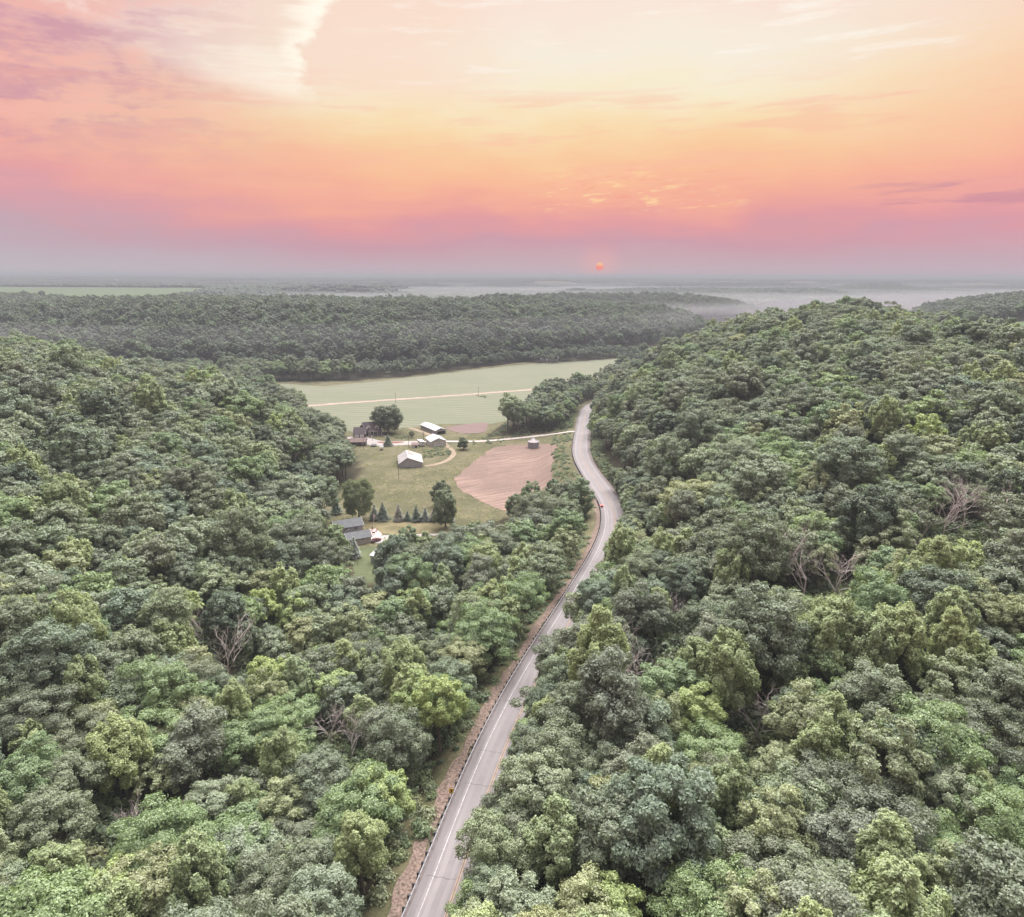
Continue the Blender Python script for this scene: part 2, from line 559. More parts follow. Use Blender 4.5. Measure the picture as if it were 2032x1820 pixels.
def leaf_material(name, rgb, var=0.22, trans=0.33, vary=True):
    rgb = (rgb[0] * 1.50, rgb[1] * 1.60, rgb[2] * 1.60)
    m = bpy.data.materials.new(name)
    m.use_nodes = True
    n = NT(m.node_tree)
    n.n.clear()
    oi = n.node('ShaderNodeObjectInfo').outputs['Random']
    tcn = n.node('ShaderNodeTexCoord').outputs['Object']
    ns = n.noise(tcn, 0.55, 3, 0.6)
    geo = n.node('ShaderNodeNewGeometry').outputs['Random Per Island']
    c1 = tuple(c * (1 - var) for c in rgb) + (1,)
    c2 = tuple(min(1, c * (1 + var) + 0.004) for c in rgb) + (1,)
    c = n.mix(n.step(ns, 0.3, 0.7), c1, c2)
    warm = (rgb[0] * 1.12, rgb[1] * 1.08, rgb[2] * 0.85, 1)
    cool = (rgb[0] * 0.86, rgb[1] * 0.93, rgb[2] * 1.0, 1)
    c = n.mix(0.5, c, n.mix(oi, cool, warm))
    hs = n.node('ShaderNodeHueSaturation')
    hs.inputs['Saturation'].default_value = 0.92
    n.put(hs.inputs['Value'], n.math('MULTIPLY_ADD', geo, 0.6, 0.72))
    n.put(hs.inputs['Color'], c)
    c = hs.outputs[0]
    d = n.node('ShaderNodeBsdfDiffuse')
    n.put(d.inputs[0], c)
    t = n.node('ShaderNodeBsdfTranslucent')
    n.put(t.inputs[0], n.mix(1.0, c, (1.15, 1.2, 0.75, 1), 'MULTIPLY'))
    mx = n.node('ShaderNodeMixShader')
    mx.inputs[0].default_value = trans
    n.l.new(d.outputs[0], mx.inputs[1])
    n.l.new(t.outputs[0], mx.inputs[2])
    gl = n.node('ShaderNodeBsdfGlossy')
    gl.inputs['Roughness'].default_value = 0.5
    gl.inputs[0].default_value = (0.9, 0.95, 0.9, 1)
    mg = n.node('ShaderNodeMixShader')
    mg.inputs[0].default_value = 0.035
    n.l.new(mx.outputs[0], mg.inputs[1])
    n.l.new(gl.outputs[0], mg.inputs[2])
    o = n.node('ShaderNodeOutputMaterial')
    n.l.new(mg.outputs[0], o.inputs[0])
    return m


M_BARK = mat('bark', (0.13, 0.115, 0.10), 0.95, 0.35, 2.0, 0.1, 0.4, stretch=(3, 3, .5))
M_DEAD = mat('weathered_dead_wood', (0.42, 0.37, 0.355), 0.95, 0.25, 1.5, 0.1)
M_ASPH = mat('asphalt', (0.150, 0.135, 0.140), 0.85, 0.10, 0.35, 0.3, 0.1)
M_WHITE = mat('white_paint', (0.27, 0.262, 0.27), 0.7, 0.4, 1.5)
M_YEL = mat('worn_yellow_paint', (0.25, 0.175, 0.12), 0.8, 0.4, 0.8)
M_TAR = mat('tar_seal', (0.06, 0.055, 0.055), 0.7, 0.2, 1.0)
M_GRAVEL = mat('pale_gravel', (0.36, 0.32, 0.31), 0.95, 0.12, 0.5, 0.1, 0.3)
M_CONC = mat('concrete', (0.25, 0.23, 0.228), 0.9, 0.08, 0.4, 0.2)
M_LITTER = mat('leaf_litter', (0.085, 0.064, 0.052), 0.95, 0.5, 2.4, 0.1, 0.9, rgb2=(0.155, 0.115, 0.098))
M_SHGRV = mat('shoulder_gravel', (0.14, 0.12, 0.12), 0.95, 0.2, 0.8, 0.1, 0.3)
M_STEEL = mat('galvanised_steel', (0.34, 0.34, 0.37), 0.5, 0.1, 1.0, 0.5, metal=0.4)
M_POST = mat('treated_dark_post', (0.05, 0.05, 0.055), 0.9, 0.2, 3.0)
M_SIGNY = mat('sign_yellow', (0.70, 0.40, 0.01), 0.5, 0.03)
M_BLACK = mat('black', (0.02, 0.02, 0.02), 0.6, 0.1)


# ------------------------------------------------------------------ mesh helpers
class MB:
    def __init__(s):
        s.v = []
        s.f = []

    def box(s, x0, x1, y0, y1, z0, z1):
        b = len(s.v)
        s.v += [(x, y, z) for z in (z0, z1) for y in (y0, y1) for x in (x0, x1)]
        s.f += [tuple(b + i for i in q) for q in ((0, 2, 3, 1), (4, 5, 7, 6), (0, 1, 5, 4), (2, 6, 7, 3), (0, 4, 6, 2), (1, 3, 7, 5))]
        return s

    def prism(s, prof, y0, y1):
        """outline in x, z pushed from y0 to y1"""
        b, n = len(s.v), len(prof)
        s.v += [(x, y0, z) for x, z in prof] + [(x, y1, z) for x, z in prof]
        s.f += [tuple(range(b, b + n)), tuple(range(b + 2 * n - 1, b + n - 1, -1))]
        s.f += [(b + i, b + n + i, b + n + (i + 1) % n, b + (i + 1) % n) for i in range(n)]
        return s

    def slab(s, pts, t):
        """a flat plate from a loop of 3-D points, thickened downwards by t"""
        b, n = len(s.v), len(pts)
        s.v += [tuple(p) for p in pts] + [(p[0], p[1], p[2] - t) for p in pts]
        s.f += [tuple(range(b, b + n)), tuple(range(b + 2 * n - 1, b + n - 1, -1))]
        s.f += [(b + i, b + n + i, b + n + (i + 1) % n, b + (i + 1) % n) for i in range(n)]
        return s

    def tube(s, pts, rads, n=6, cap=True):
        b = len(s.v)
        pts = [Vector(p) for p in pts]
        for i, p in enumerate(pts):
            d = (pts[min(i + 1, len(pts) - 1)] - pts[max(i - 1, 0)]).normalized()
            a = d.orthogonal().normalized() if abs(d.z) < 0.9 else Vector((1, 0, 0)).cross(d).normalized()
            c = d.cross(a)
            for k in range(n):
                t = 2 * math.pi * k / n
                s.v.append(tuple(p + (a * math.cos(t) + c * math.sin(t)) * rads[i]))
        for i in range(len(pts) - 1):
            for k in range(n):
                s.f.append((b + i * n + k, b + i * n + (k + 1) % n, b + (i + 1) * n + (k + 1) % n, b + (i + 1) * n + k))
        if cap:
            s.f.append(tuple(b + k for k in range(n))[::-1])
            s.f.append(tuple(b + (len(pts) - 1) * n + k for k in range(n)))
        return s

    def mesh(s, name, m):
        me = bpy.data.meshes.new(name)
        me.from_pydata(s.v, [], s.f)
        me.materials.append(m)
        return me

    def build(s, name, m, parent=None):
        o = bpy.data.objects.new(name, s.mesh(name, m))
        col.objects.link(o)
        if parent:
            o.parent = parent
        return o


def tag(o, label=None, cat=None, group=None, kind=None):
    for k, v in (('label', label), ('category', cat), ('group', group), ('kind', kind)):
        if v:
            o[k] = v
    return o


def empty(name, loc, rz=0, label=None, cat=None, group=None):
    o = bpy.data.objects.new(name, None)
    col.objects.link(o)
    o.location = loc
    o.rotation_euler = (0, 0, rz)
    return tag(o, label, cat, group)


def link_mesh(name, me, parent=None):
    o = bpy.data.objects.new(name, me)
    col.objects.link(o)
    if parent:
        o.parent = parent
    return o


def np_mesh(name, v, quads, m, nv=4):
    me = bpy.data.meshes.new(name)
    v = np.asarray(v, np.float32)
    q = np.asarray(quads, np.int32)
    me.vertices.add(len(v))
    me.vertices.foreach_set('co', v.ravel())
    me.loops.add(q.size)
    me.loops.foreach_set('vertex_index', q.ravel())
    me.polygons.add(len(q))
    me.polygons.foreach_set('loop_start', np.arange(0, q.size, q.shape[1], dtype=np.int32))
    me.polygons.foreach_set('loop_total', np.full(len(q), q.shape[1], np.int32))
    me.update(calc_edges=True)
    if m:
        me.materials.append(m)
    return me


# ------------------------------------------------------------------ ground sheet
OPEN = poly_at([(600, 1010), (668, 965), (722, 942), (705, 905), (690, 868), (650, 840), (560, 790), (490, 757), (700, 757), (860, 741), (1000, 724), (1040, 719), (1090, 722), (1250, 709),
                (1215, 745), (1165, 775), (1090, 792), (1010, 833), (962, 868), (1138, 850), (1140, 880), (1150, 935), (1192, 998), (1150, 1012), (1085, 1000), (1030, 1014),
                (1000, 1030), (930, 1048), (900, 1065), (860, 1068), (780, 1066), (765, 1085), (752, 1110), (775, 1140), (745, 1165), (705, 1150), (690, 1110), (685, 1062), (640, 1040)])
PFIELD = [at(1900, 650)[:2]]
PL_FIELDS = [[(480, 700), (800, 690), (960, 820), (760, 900), (560, 830)],
             [(-2600, 1560), (-860, 1560), (-1250, 3000), (-3400, 3300)],
             [(-420, 1420), (-150, 1420), (-150, 1650), (-450, 1700)],
             [(20, 1500), (190, 1500), (180, 1600), (20, 1600)]]


def wooded(x, y, z=None):
    r = np.hypot(x, y)
    m = np.ones(x.shape, bool)
    m &= ~inside(x, y, OPEN)
    for p in PL_FIELDS:
        m &= ~inside(x, y, p)
    farm = (y > 4900) & (fbm(x / 300 + 7, y / 190 + 5, 77, 3) < 0.50)
    zz = hz(x, y)
    flat = zz > 50
    m &= ~(farm & flat)
    m &= ~((zz < 6) & (y > 1000))
    return m


nx, ny = len(gx), len(gy)
v = np.stack([GX.ravel(), GY.ravel(), GZ.ravel()], 1)
ii = (np.arange(ny - 1)[:, None] * nx + np.arange(nx - 1)[None]).ravel()
gme = np_mesh('ground', v, np.stack([ii, ii + 1, ii + nx + 1, ii + nx], 1), ground_material())
wa = gme.attributes.new('wood', 'FLOAT', 'POINT')
sR, _ = near_line(GX.ravel(), GY.ravel(), ROAD)
wm = wooded(GX.ravel(), GY.ravel()) & ((sR < -11) | (sR > 5) | (GY.ravel() > 700))
wa.data.foreach_set('value', wm.astype(np.float32))
gme.polygons.foreach_set('use_smooth', np.ones(len(gme.polygons), bool))
ground = link_mesh('ground', gme)
tag(ground, 'wooded bluffs and grassy valley floor', kind='structure')


def drape(name, poly, m, off, kind='structure', cell=None):
    """a sheet that follows the ground a little above it"""
    bm = bmesh.new()
    bm.faces.new([bm.verts.new((p[0], p[1], 0)) for p in poly])
    bmesh.ops.triangulate(bm, faces=bm.faces[:])
    xs = [p[0] for p in poly]
    ys = [p[1] for p in poly]
    for k, lines, nrm_ in ((0, gx, (1, 0, 0)), (1, gy, (0, 1, 0))):
        lo, hi = (min(xs), max(xs)) if k == 0 else (min(ys), max(ys))
        for c in lines[(lines > lo) & (lines < hi)]:
            co = [0, 0, 0]
            co[k] = c
            bmesh.ops.bisect_plane(bm, geom=bm.verts[:] + bm.edges[:] + bm.faces[:], plane_co=co, plane_no=nrm_)
    vx = np.array([w_.co.x for w_ in bm.verts])
    vy = np.array([w_.co.y for w_ in bm.verts])
    zz = hz(vx, vy) + off
    for w_, z_ in zip(bm.verts, zz):
        w_.co.z = z_
    bmesh.ops.recalc_face_normals(bm, faces=bm.faces[:])
    me = bpy.data.meshes.new(name)
    bm.to_mesh(me)
    bm.free()
    me.materials.append(m)
    o = link_mesh(name, me)
    return tag(o, kind=kind)


def ragged(poly, step=6, amp=1.2, seed=1):
    q = np.array(list(poly) + [poly[0]], float)
    s = np.r_[0, np.cumsum(np.linalg.norm(np.diff(q, axis=0), axis=1))]
    t = np.arange(0, s[-1] - step * .5, step)
    x, y = np.interp(t, s, q[:, 0]), np.interp(t, s, q[:, 1])
    for _ in range(2):
        x = x * .5 + (np.roll(x, 1) + np.roll(x, -1)) * .25
        y = y * .5 + (np.roll(y, 1) + np.roll(y, -1)) * .25
    x = x + amp * (fbm(x / 9, y / 9, seed) - .5) * 2
    y = y + amp * (fbm(x / 9 + 50, y / 9, seed) - .5) * 2
    return list(zip(x, y))


def strip(name, line, s0, s1, m, zf, off, parent=None, i0=0, i1=None, kind='structure', wobble=0.0):
    """a ribbon along a polyline between the lateral offsets s0 and s1"""
    ln = np.array(line)[i0:i1]
    t = np.gradient(ln[:, :2], axis=0)
    t /= np.linalg.norm(t, axis=1)[:, None]
    nr = np.stack([t[:, 1], -t[:, 0]], 1)
    prof = [(s, 0) for s in (s0, s1)] if np.isscalar(s0) else s0
    vs = []
    for s, dz in prof:
        ss = s + (wobble * (fbm(ln[:, 0] / 5 + s, ln[:, 1] / 5, 9) - .5) * 2 if wobble else 0)
        ss = np.broadcast_to(ss, (len(ln),))
        p = ln[:, :2] + nr * ss[:, None]
        z = zf(p, ln) + off + dz
        vs.append(np.c_[p, z])
    k = len(prof)
    v = np.stack(vs, 1).reshape(-1, 3)
    q = [(i * k + j, i * k + j + 1, (i + 1) * k + j + 1, (i + 1) * k + j) for i in range(len(ln) - 1) for j in range(k - 1)]
    o = link_mesh(name, np_mesh(name, v, q, m), parent)
    if not parent:
        tag(o, kind=kind)
    return o


FINE = smooth_line(ROAD, 1.5, 2)
rz_road = lambda p, ln: road_z(ln[:, 1])
rz_ground = lambda p, ln: hz(p[:, 0], p[:, 1])
road = strip('road', FINE, [(-6.3, -0.75), (-5.2, -0.05), (-5.0, 0), (0, 0.06), (4.6, 0), (4.8, -0.05), (6.2, -0.75)], None, M_ASPH, rz_road, 0.0)
road['label'] = 'two-lane asphalt road winding down the wooded valley'
M_ASPHD = mat('asphalt_dark', (0.118, 0.106, 0.110), 0.85, 0.14, 0.3, 0.3, 0.1, stretch=(1, .2, 1))
M_ASPHL = mat('asphalt_worn_pale', (0.165, 0.150, 0.155), 0.85, 0.10, 0.3, 0.3, 0.1, stretch=(1, .2, 1))
for a_, b_, m_ in ((-4.95, -4.0, M_ASPHD), (-3.05, -2.3, M_ASPHL), (-1.35, -.6, M_ASPHL), (.6, 1.35, M_ASPHL), (2.3, 3.05, M_ASPHL)):  # darker strip along the left edge, then paler wheel tracks
    strip('track_and_edge_strip', FINE, [(a_, .06 * (1 - abs(a_) / 5)), (b_, .06 * (1 - abs(b_) / 5))], None, m_, rz_road, 0.006, road, wobble=.18)
strip('edge_line', FINE, -3.60, -3.47, M_WHITE, rz_road, 0.025, road)
strip('edge_line', FINE, 3.47, 3.60, M_WHITE, rz_road, 0.025, road)
strip('center_line', FINE, -0.21, -0.08, M_YEL, rz_road, 0.066, road)
strip('center_line', FINE, 0.08, 0.21, M_YEL, rz_road, 0.066, road)
strip('center_seam', FINE, -0.05, 0.03, M_TAR, rz_road, 0.068, road, wobble=0.05)
strip('shoulder', FINE, [(-5.9, -0.28), (-5.0, 0.012)], None, M_SHGRV, rz_road, 0.01)
strip('shoulder', FINE, [(4.55, 0.01), (6.3, -0.4)], None, M_SHGRV, rz_road, 0.012)
arc = np.r_[0, np.cumsum(np.linalg.norm(np.diff(FINE, axis=0), axis=1))]
# sealed cross cracks
for yq, a, b in ((74, -4.6, -.4), (85, -.2, 3.4), (92, -4.7, .2), (101, -4.6, -.2), (110, .2, 3.6), (118, -4.6, -.1), (131, -3.4, 3.0), (146, -4, .3), (163, -4.5, -.2), (180, -1, 3.5), (196, -4.4, 0), (215, -3, 3)):
    i = int(np.argmin(np.abs(FINE[:, 1] - yq)))
    t = (FINE[i + 1] - FINE[i - 1])
    t /= np.linalg.norm(t)
    nr = np.array([t[1], -t[0]])
    mb = MB()
    n = 10
    for k in range(n + 1):
        s = a + (b - a) * k / n
        wv = 0.12 * math.sin(k * 1.7 + yq)
        wd = 0.05 + 0.02 * math.sin(k * 2.9 + yq)
        for e in (-wd, wd):
            p = FINE[i] + nr * s + t * (e + wv)
            crown = 0.06 * (1 - abs(s) / 5)
            mb.v.append((p[0], p[1], road_z(FINE[i, 1] + t[1] * (e + wv)) + crown + 0.012))
    mb.f = [(2 * k, 2 * k + 1, 2 * k + 3, 2 * k + 2) for k in range(n)]
    mb.build('crack', M_TAR, road)

i_end = int(np.argmin(np.abs(FINE[:, 1] - 290)))
strip('litter_verge', FINE, [(-7.7, 0.10), (-7.0, 0.06), (-6.4, 0.10), (-5.7, 0.12)], None, M_LITTER,
      lambda p, ln: np.maximum(hz(p[:, 0], p[:, 1]) + .12, road_z(ln[:, 1]) - .6), 0.0, i0=30, i1=i_end, wobble=1.0)

# ------------------------------------------------------------------ fields, yards and tracks
M_CROP = row_material('crop_rows', (0.095, 0.105, 0.072, 1), (0.165, 0.166, 0.122, 1), 8, 8.5, (0.118, 0.128, 0.088, 1), fine=0.35, amt=0.55)
M_CROP2 = row_material('plateau_crop', (0.062, 0.095, 0.048, 1), (0.085, 0.115, 0.06, 1), 20, 12, None, fine=0.2)
M_TILL = row_material('tilled_stubble', (0.085, 0.058, 0.049, 1), (0.265, 0.188, 0.160, 1), -28, 3.6, (0.125, 0.088, 0.075, 1), 30.0, 0.35, 0.18)
M_TILL2 = row_material('tilled_dark', (0.09, 0.063, 0.060, 1), (0.18, 0.13, 0.122, 1), 12, 3.0, None, 3.0, 0.4, 0.5)
M_LAWN = mat('mown_lawn', (0.088, 0.082, 0.045), 0.95, 0.25, 0.12, 0.1, 0.2, rgb2=(0.135, 0.115, 0.066))
M_LAWN2 = mat('shaded_lawn', (0.075, 0.088, 0.045), 0.95, 0.25, 0.15, 0.1, 0.2)
M_TRACK = mat('dirt_track', (0.21, 0.165, 0.125), 0.95, 0.2, 0.3, 0.1, 0.2)
M_SAND = mat('bare_sand_strip', (0.27, 0.21, 0.178), 0.95, 0.12, 0.15, 0.1)
M_PINK = mat('pink_concrete', (0.36, 0.29, 0.28), 0.9, 0.06, 0.5)
M_MULCH = mat('red_mulch', (0.15, 0.06, 0.045), 0.95, 0.3, 1.0)

CROPF = poly_at([(480, 757), (640, 767), (740, 758), (860, 744), (1000, 728), (1060, 722), (1248, 711), (1212, 748), (1160, 778), (1088, 795), (1008, 835), (985, 842), (880, 842), (835, 846),
                 (800, 850), (690, 858), (640, 835), (560, 792)])
tag(drape('field', ragged(CROPF, 6, 2.5, 3), M_CROP, 0.06), 'green row-crop field on the valley floor behind the farm')
SANDL = smooth_line([at(u, v)[:2] for u, v in ((600, 807), (650, 803), (700, 799), (770, 794), (850, 789), (930, 783), (1000, 778), (1075, 772), (1110, 769))], 3, 3)
strip('path', SANDL, -3.2, 3.2, M_SAND, rz_ground, 0.12, wobble=1.6)['label'] = 'bare sandy lane crossing the green crop field'
TILLF = poly_at([(900, 952), (915, 935), (940, 916), (960, 902), (978, 890), (1010, 884), (1050, 881), (1090, 880), (1104, 884), (1100, 905), (1094, 925), (1096, 950), (1085, 965), (1062, 985), (1040, 1010), (1010, 1016),
                 (985, 1008), (950, 995), (925, 978), (905, 965)])
tag(drape('field', ragged(TILLF, 3, 2.2, 4), M_TILL, 0.06), 'pinkish tan tilled field with rounded corners beside the grain bin')
TILL2 = poly_at([(880, 850), (915, 843), (968, 838), (966, 855), (955, 861), (905, 860)])
tag(drape('field', ragged(TILL2, 4, .6, 5), M_TILL2, 0.10), 'small strip of bare mauve soil beside the long shed')
LAWN1 = poly_at([(668, 1032), (720, 1031), (780, 1033), (850, 1034), (905, 1036), (900, 1062), (870, 1066), (800, 1064), (750, 1058), (725, 1050), (690, 1045)])
tag(drape('lawn', ragged(LAWN1, 4, .4, 6), M_LAWN, 0.05), 'mown lawn in front of the spruce row')
LAWN2 = poly_at([(695, 1090), (720, 1086), (748, 1082), (760, 1095), (775, 1140), (745, 1163), (708, 1150), (697, 1115)])
tag(drape('lawn', ragged(LAWN2, 3, .5, 7), M_LAWN2, 0.05), 'shaded lawn below the grey-roofed house')
YARD = poly_at([(688, 867), (725, 868), (745, 872), (757, 876), (790, 876), (834, 875), (834, 883), (800, 884), (765, 885), (735, 884), (726, 883), (718, 872), (690, 872)])
tag(drape('driveway', ragged(YARD, 2.5, .3, 8), M_CONC, 0.08), 'pale concrete and gravel farmyard by the farmhouse', kind='structure')
DRIVE = smooth_line([at(u, v)[:2] for u, v in ((832, 879), (870, 876.5), (920, 877), (960, 876), (1000, 873), (1040, 869), (1080, 864), (1115, 860), (1146, 857))], 3, 3)
strip('driveway', DRIVE, -2.1, 2.1, M_GRAVEL, rz_ground, 0.20, wobble=.3)['label'] = 'pale gravel farm drive running to the road'
TRK = smooth_line([at(u, v)[:2] for u, v in ((882, 880), (890, 887), (899, 895), (900, 903), (892, 912), (880, 918), (862, 923), (842, 926))], 2, 3)
strip('path', TRK, -1.6, 1.6, M_TRACK, rz_ground, 0.09, wobble=.5)['label'] = 'bare dirt track curving round to the grey barn'
TRK2 = smooth_line([at(u, v)[:2] for u, v in ((812, 849), (830, 855), (850, 862), (868, 869), (884, 876))], 2, 3)
strip('path', TRK2, -1.8, 1.8, M_TRACK, rz_ground, 0.09, wobble=.5)['label'] = 'worn track beside the long shed'
PATIO = poly_at([(728, 1052), (746, 1050), (759, 1061), (752, 1066), (741, 1076), (737, 1078), (731, 1066)])
tag(drape('patio', PATIO, M_PINK, 0.11), 'pink concrete patio with garden chairs', kind='structure')
DRV2 = poly_at([(749, 1063), (780, 1061.5), (888, 1059), (892, 1062), (800, 1066), (768, 1070), (752, 1081), (741, 1079)])
tag(drape('driveway', ragged(DRV2, 2, .2, 9), M_CONC, 0.09), 'pale driveway of the grey-roofed house', kind='structure')
PULL = poly_at([(1178, 1012), (1203, 1013), (1201, 1003), (1196, 994), (1190, 996), (1186, 1004)])
tag(drape('driveway', PULL, M_GRAVEL, 0.12), 'gravel pull-off beside the road', kind='structure')
WALK = smooth_line([at(u, v)[:2] for u, v in ((728, 868.5), (733, 865), (739, 862), (752, 860), (760, 864), (768, 868))], .8, 2)
strip('path', WALK, -.7, .7, M_CONC, rz_ground, 0.1)['label'] = 'pale front walk of the farmhouse'
MUL = at(775, 878.5)
MULP = [(MUL[0] + 9 * math.cos(a) * (1 + .15 * math.sin(3 * a)), MUL[1] + 3.2 * math.sin(a) * (1 + .2 * math.cos(2 * a))) for a in np.linspace(0, 2 * math.pi, 25)[:-1]]
tag(drape('flower_bed', MULP, M_MULCH, 0.16), 'red mulch bed in the farmyard', kind='structure')
for k, pf in enumerate(PL_FIELDS):
    tag(drape('field', pf, M_CROP2, 0.25), ['green field on the hilltop behind the wooded spur', 'broad green field on the far plateau, far left',
                                            'small green clearing behind the far ridge', 'pale clearing behind the far ridge by a tree line'][k])
FARRD = smooth_line([at(u, v)[:2] for u, v in ((1235, 699), (1262, 697), (1290, 696.5), (1320, 698))], 5, 2)
strip('path', FARRD, -5, 5, M_GRAVEL, rz_ground, 0.3)['label'] = 'pale lane far across the valley'

# ------------------------------------------------------------------ trees: prototypes


def unit(a):
    return a / np.maximum(np.linalg.norm(a, axis=-1, keepdims=True), 1e-9)


def leaves(p, nrm_, size, g, slim=0.6):
    n = len(p)
    t = unit(np.cross(nrm_, g.normal(size=(n, 3))))
    b = np.cross(nrm_, t)
    s = size * g.uniform(0.65, 1.35, n)[:, None]
    k = g.uniform(-0.25, 0.25, n)[:, None] * s
    v = np.stack([p + t * s + nrm_ * k, p + b * s * slim, p - t * s + nrm_ * k, p - b * s * slim], 1).reshape(-1, 3)
    return v, np.arange(4 * n).reshape(n, 4)


def crown_points(seed, kind, nb, per, hgt, rad, low=False):
    """leaf positions and directions for one crown; boughs are spread through the crown's volume"""
    g = np.random.default_rng(seed)
    P, N = [], []
    lobes = [(np.array([0, 0, hgt * .62]), np.array([rad, rad, hgt * .36]))]
    if kind == 'lobed':
        lobes = []
        for k in range(g.integers(3, 6)):
            a = g.uniform(0, 6.28)
            rr_ = rad * g.uniform(0.25, 0.6)
            q = g.uniform(.45, .68)
            lobes.append((np.array([math.cos(a) * rr_, math.sin(a) * rr_, hgt * g.uniform(.5, .78)]), np.array([rad * q, rad * q, hgt * g.uniform(.2, .3)])))
    elif kind == 'tall':
        lobes = [(np.array([0, 0, hgt * .58]), np.array([rad * .78, rad * .78, hgt * .42]))]
    elif kind == 'spread':
        lobes = [(np.array([g.uniform(-.2, .2) * rad, g.uniform(-.2, .2) * rad, hgt * .64]), np.array([rad * 1.08, rad * 1.08, hgt * .30]))]
        for k in range(3):
            a = g.uniform(0, 6.28)
            lobes.append((np.array([math.cos(a) * rad * .6, math.sin(a) * rad * .6, hgt * g.uniform(.45, .6)]), np.array([rad * .5, rad * .5, hgt * .18])))
    elif kind == 'ragged':
        lobes = [(np.array([0, 0, hgt * .6]), np.array([rad * .85, rad * .85, hgt * .37]))]
    if low:
        lobes = [(np.array([0, 0, hgt * .54]), np.array([rad * .86, rad * .86, hgt * .44]))]
    vol = np.array([l[1].prod() for l in lobes]) ** .66
    cnt = np.maximum(3, (nb * vol / vol.sum()).astype(int))
    for (c, r), m in zip(lobes, cnt):
        for k in range(m):
            zc = 1 - (1.88 if low else 1.42) * (k + g.uniform(.2, .8)) / m            # from the top down to below the middle
            a = k * 2.39996 + g.uniform(-.5, .5)
            q = math.sqrt(max(0, 1 - zc * zc))
            u = np.array([math.cos(a) * q, math.sin(a) * q, zc])
            dep = g.uniform(.60, 1.04) if kind != 'ragged' else g.uniform(.5, 1.12)
            bc = c + r * u * dep
            br = rad * g.uniform(.16, .29) * (0.8 if kind == 'ragged' else 1)
            sh = np.array([1, 1, .78])
            if kind == 'tall':
                sh = np.array([.85, .85, 1.35])
            if kind == 'layer' or kind == 'spread':
                sh = np.array([1.15, 1.15, .55])
            n = int(per * (br / (rad * .225)) ** 2 * g.uniform(.75, 1.2))
            d = unit(g.normal(size=(n, 3)) + np.array([0, 0, .45]) + u * .5)
            lump = 1 + .22 * np.sin(d[:, 0] * 7 + k) * np.sin(d[:, 1] * 6 + 2 * k) + .16 * np.sin(d[:, 2] * 9 + k)
            rad_ = g.uniform(.30, 1.0, n) ** .4
            P.append(bc + d * (br * lump * rad_)[:, None] * sh)
            N.append(unit(d * .75 + u * .25 + np.array([0, 0, .35]) + g.normal(size=(n, 3)) * .42))
    return np.concatenate(P), np.concatenate(N), lobes


def trunk_mb(seed, hgt, rad, lobes, lo=False):
    g = random.Random(seed)
    mb = MB()
    r0 = hgt * 0.020 + 0.05
    top = (g.uniform(-.3, .3), g.uniform(-.3, .3), hgt * .72)
    mid_ = (g.uniform(-.25, .25), g.uniform(-.25, .25), hgt * .35)
    mb.tube([(0, 0, -1.2), (0, 0, 0.4), mid_, top], [r0 * 1.35, r0, r0 * .72, r0 * .2], 5 if lo else 7)
    for k in range(3 if lo else 8):
        a = g.uniform(0, 6.28)
        h0 = hgt * g.uniform(.28, .55)
        f = h0 / (hgt * .72)
        b = Vector((mid_[0] * min(1, f * 2), mid_[1] * min(1, f * 2), h0))
        L = rad * g.uniform(.55, .9)
        e = b + Vector((math.cos(a) * L, math.sin(a) * L, hgt * g.uniform(.15, .32)))
        m_ = b.lerp(e, .5) + Vector((0, 0, hgt * .03))
        mb.tube([b, m_, e], [r0 * .42, r0 * .27, r0 * .08], 4 if lo else 5, False)
    return mb


# look (words for the label), shape, height, crown radius, leaf colour, share
LOOKS = [
    ('grey-green broad-domed', 'dome', 16.0, 5.6, (0.104, 0.120, 0.080), 10),
    ('silvery sage round-topped', 'dome', 15.0, 5.2, (0.150, 0.170, 0.118), 7),
    ('sage-green many-lobed', 'lobed', 17.0, 6.2, (0.130, 0.152, 0.092), 10),
    ('blue-green rounded', 'dome', 15.5, 5.4, (0.104, 0.128, 0.090), 7),
    ('yellow-green tall-crowned', 'tall', 17.5, 5.0, (0.168, 0.190, 0.084), 6),
    ('pale olive ragged', 'ragged', 15.0, 5.2, (0.158, 0.170, 0.094), 7),
    ('deep green dense', 'dome', 14.5, 5.0, (0.066, 0.084, 0.054), 8),
    ('mid-green billowing', 'lobed', 16.5, 5.8, (0.108, 0.146, 0.070), 9),
    ('fresh green layered', 'spread', 14.5, 5.8, (0.122, 0.160, 0.072), 7),
    ('dusky olive spreading', 'spread', 15.5, 6.2, (0.094, 0.102, 0.068), 8),
    ('light green narrow', 'tall', 15.5, 4.4, (0.145, 0.172, 0.084), 6),
    ('dull grey-olive lumpy', 'lobed', 15.5, 5.6, (0.112, 0.120, 0.088), 9),
    ('bright lime-tinged', 'ragged', 14.0, 4.8, (0.178, 0.212, 0.078), 3),
    ('straw-green feathery', 'layer', 14.5, 5.0, (0.170, 0.174, 0.092), 4),
]
HI, LOD = [], []
tree_lib = bpy.data.collections.new('tree_library')
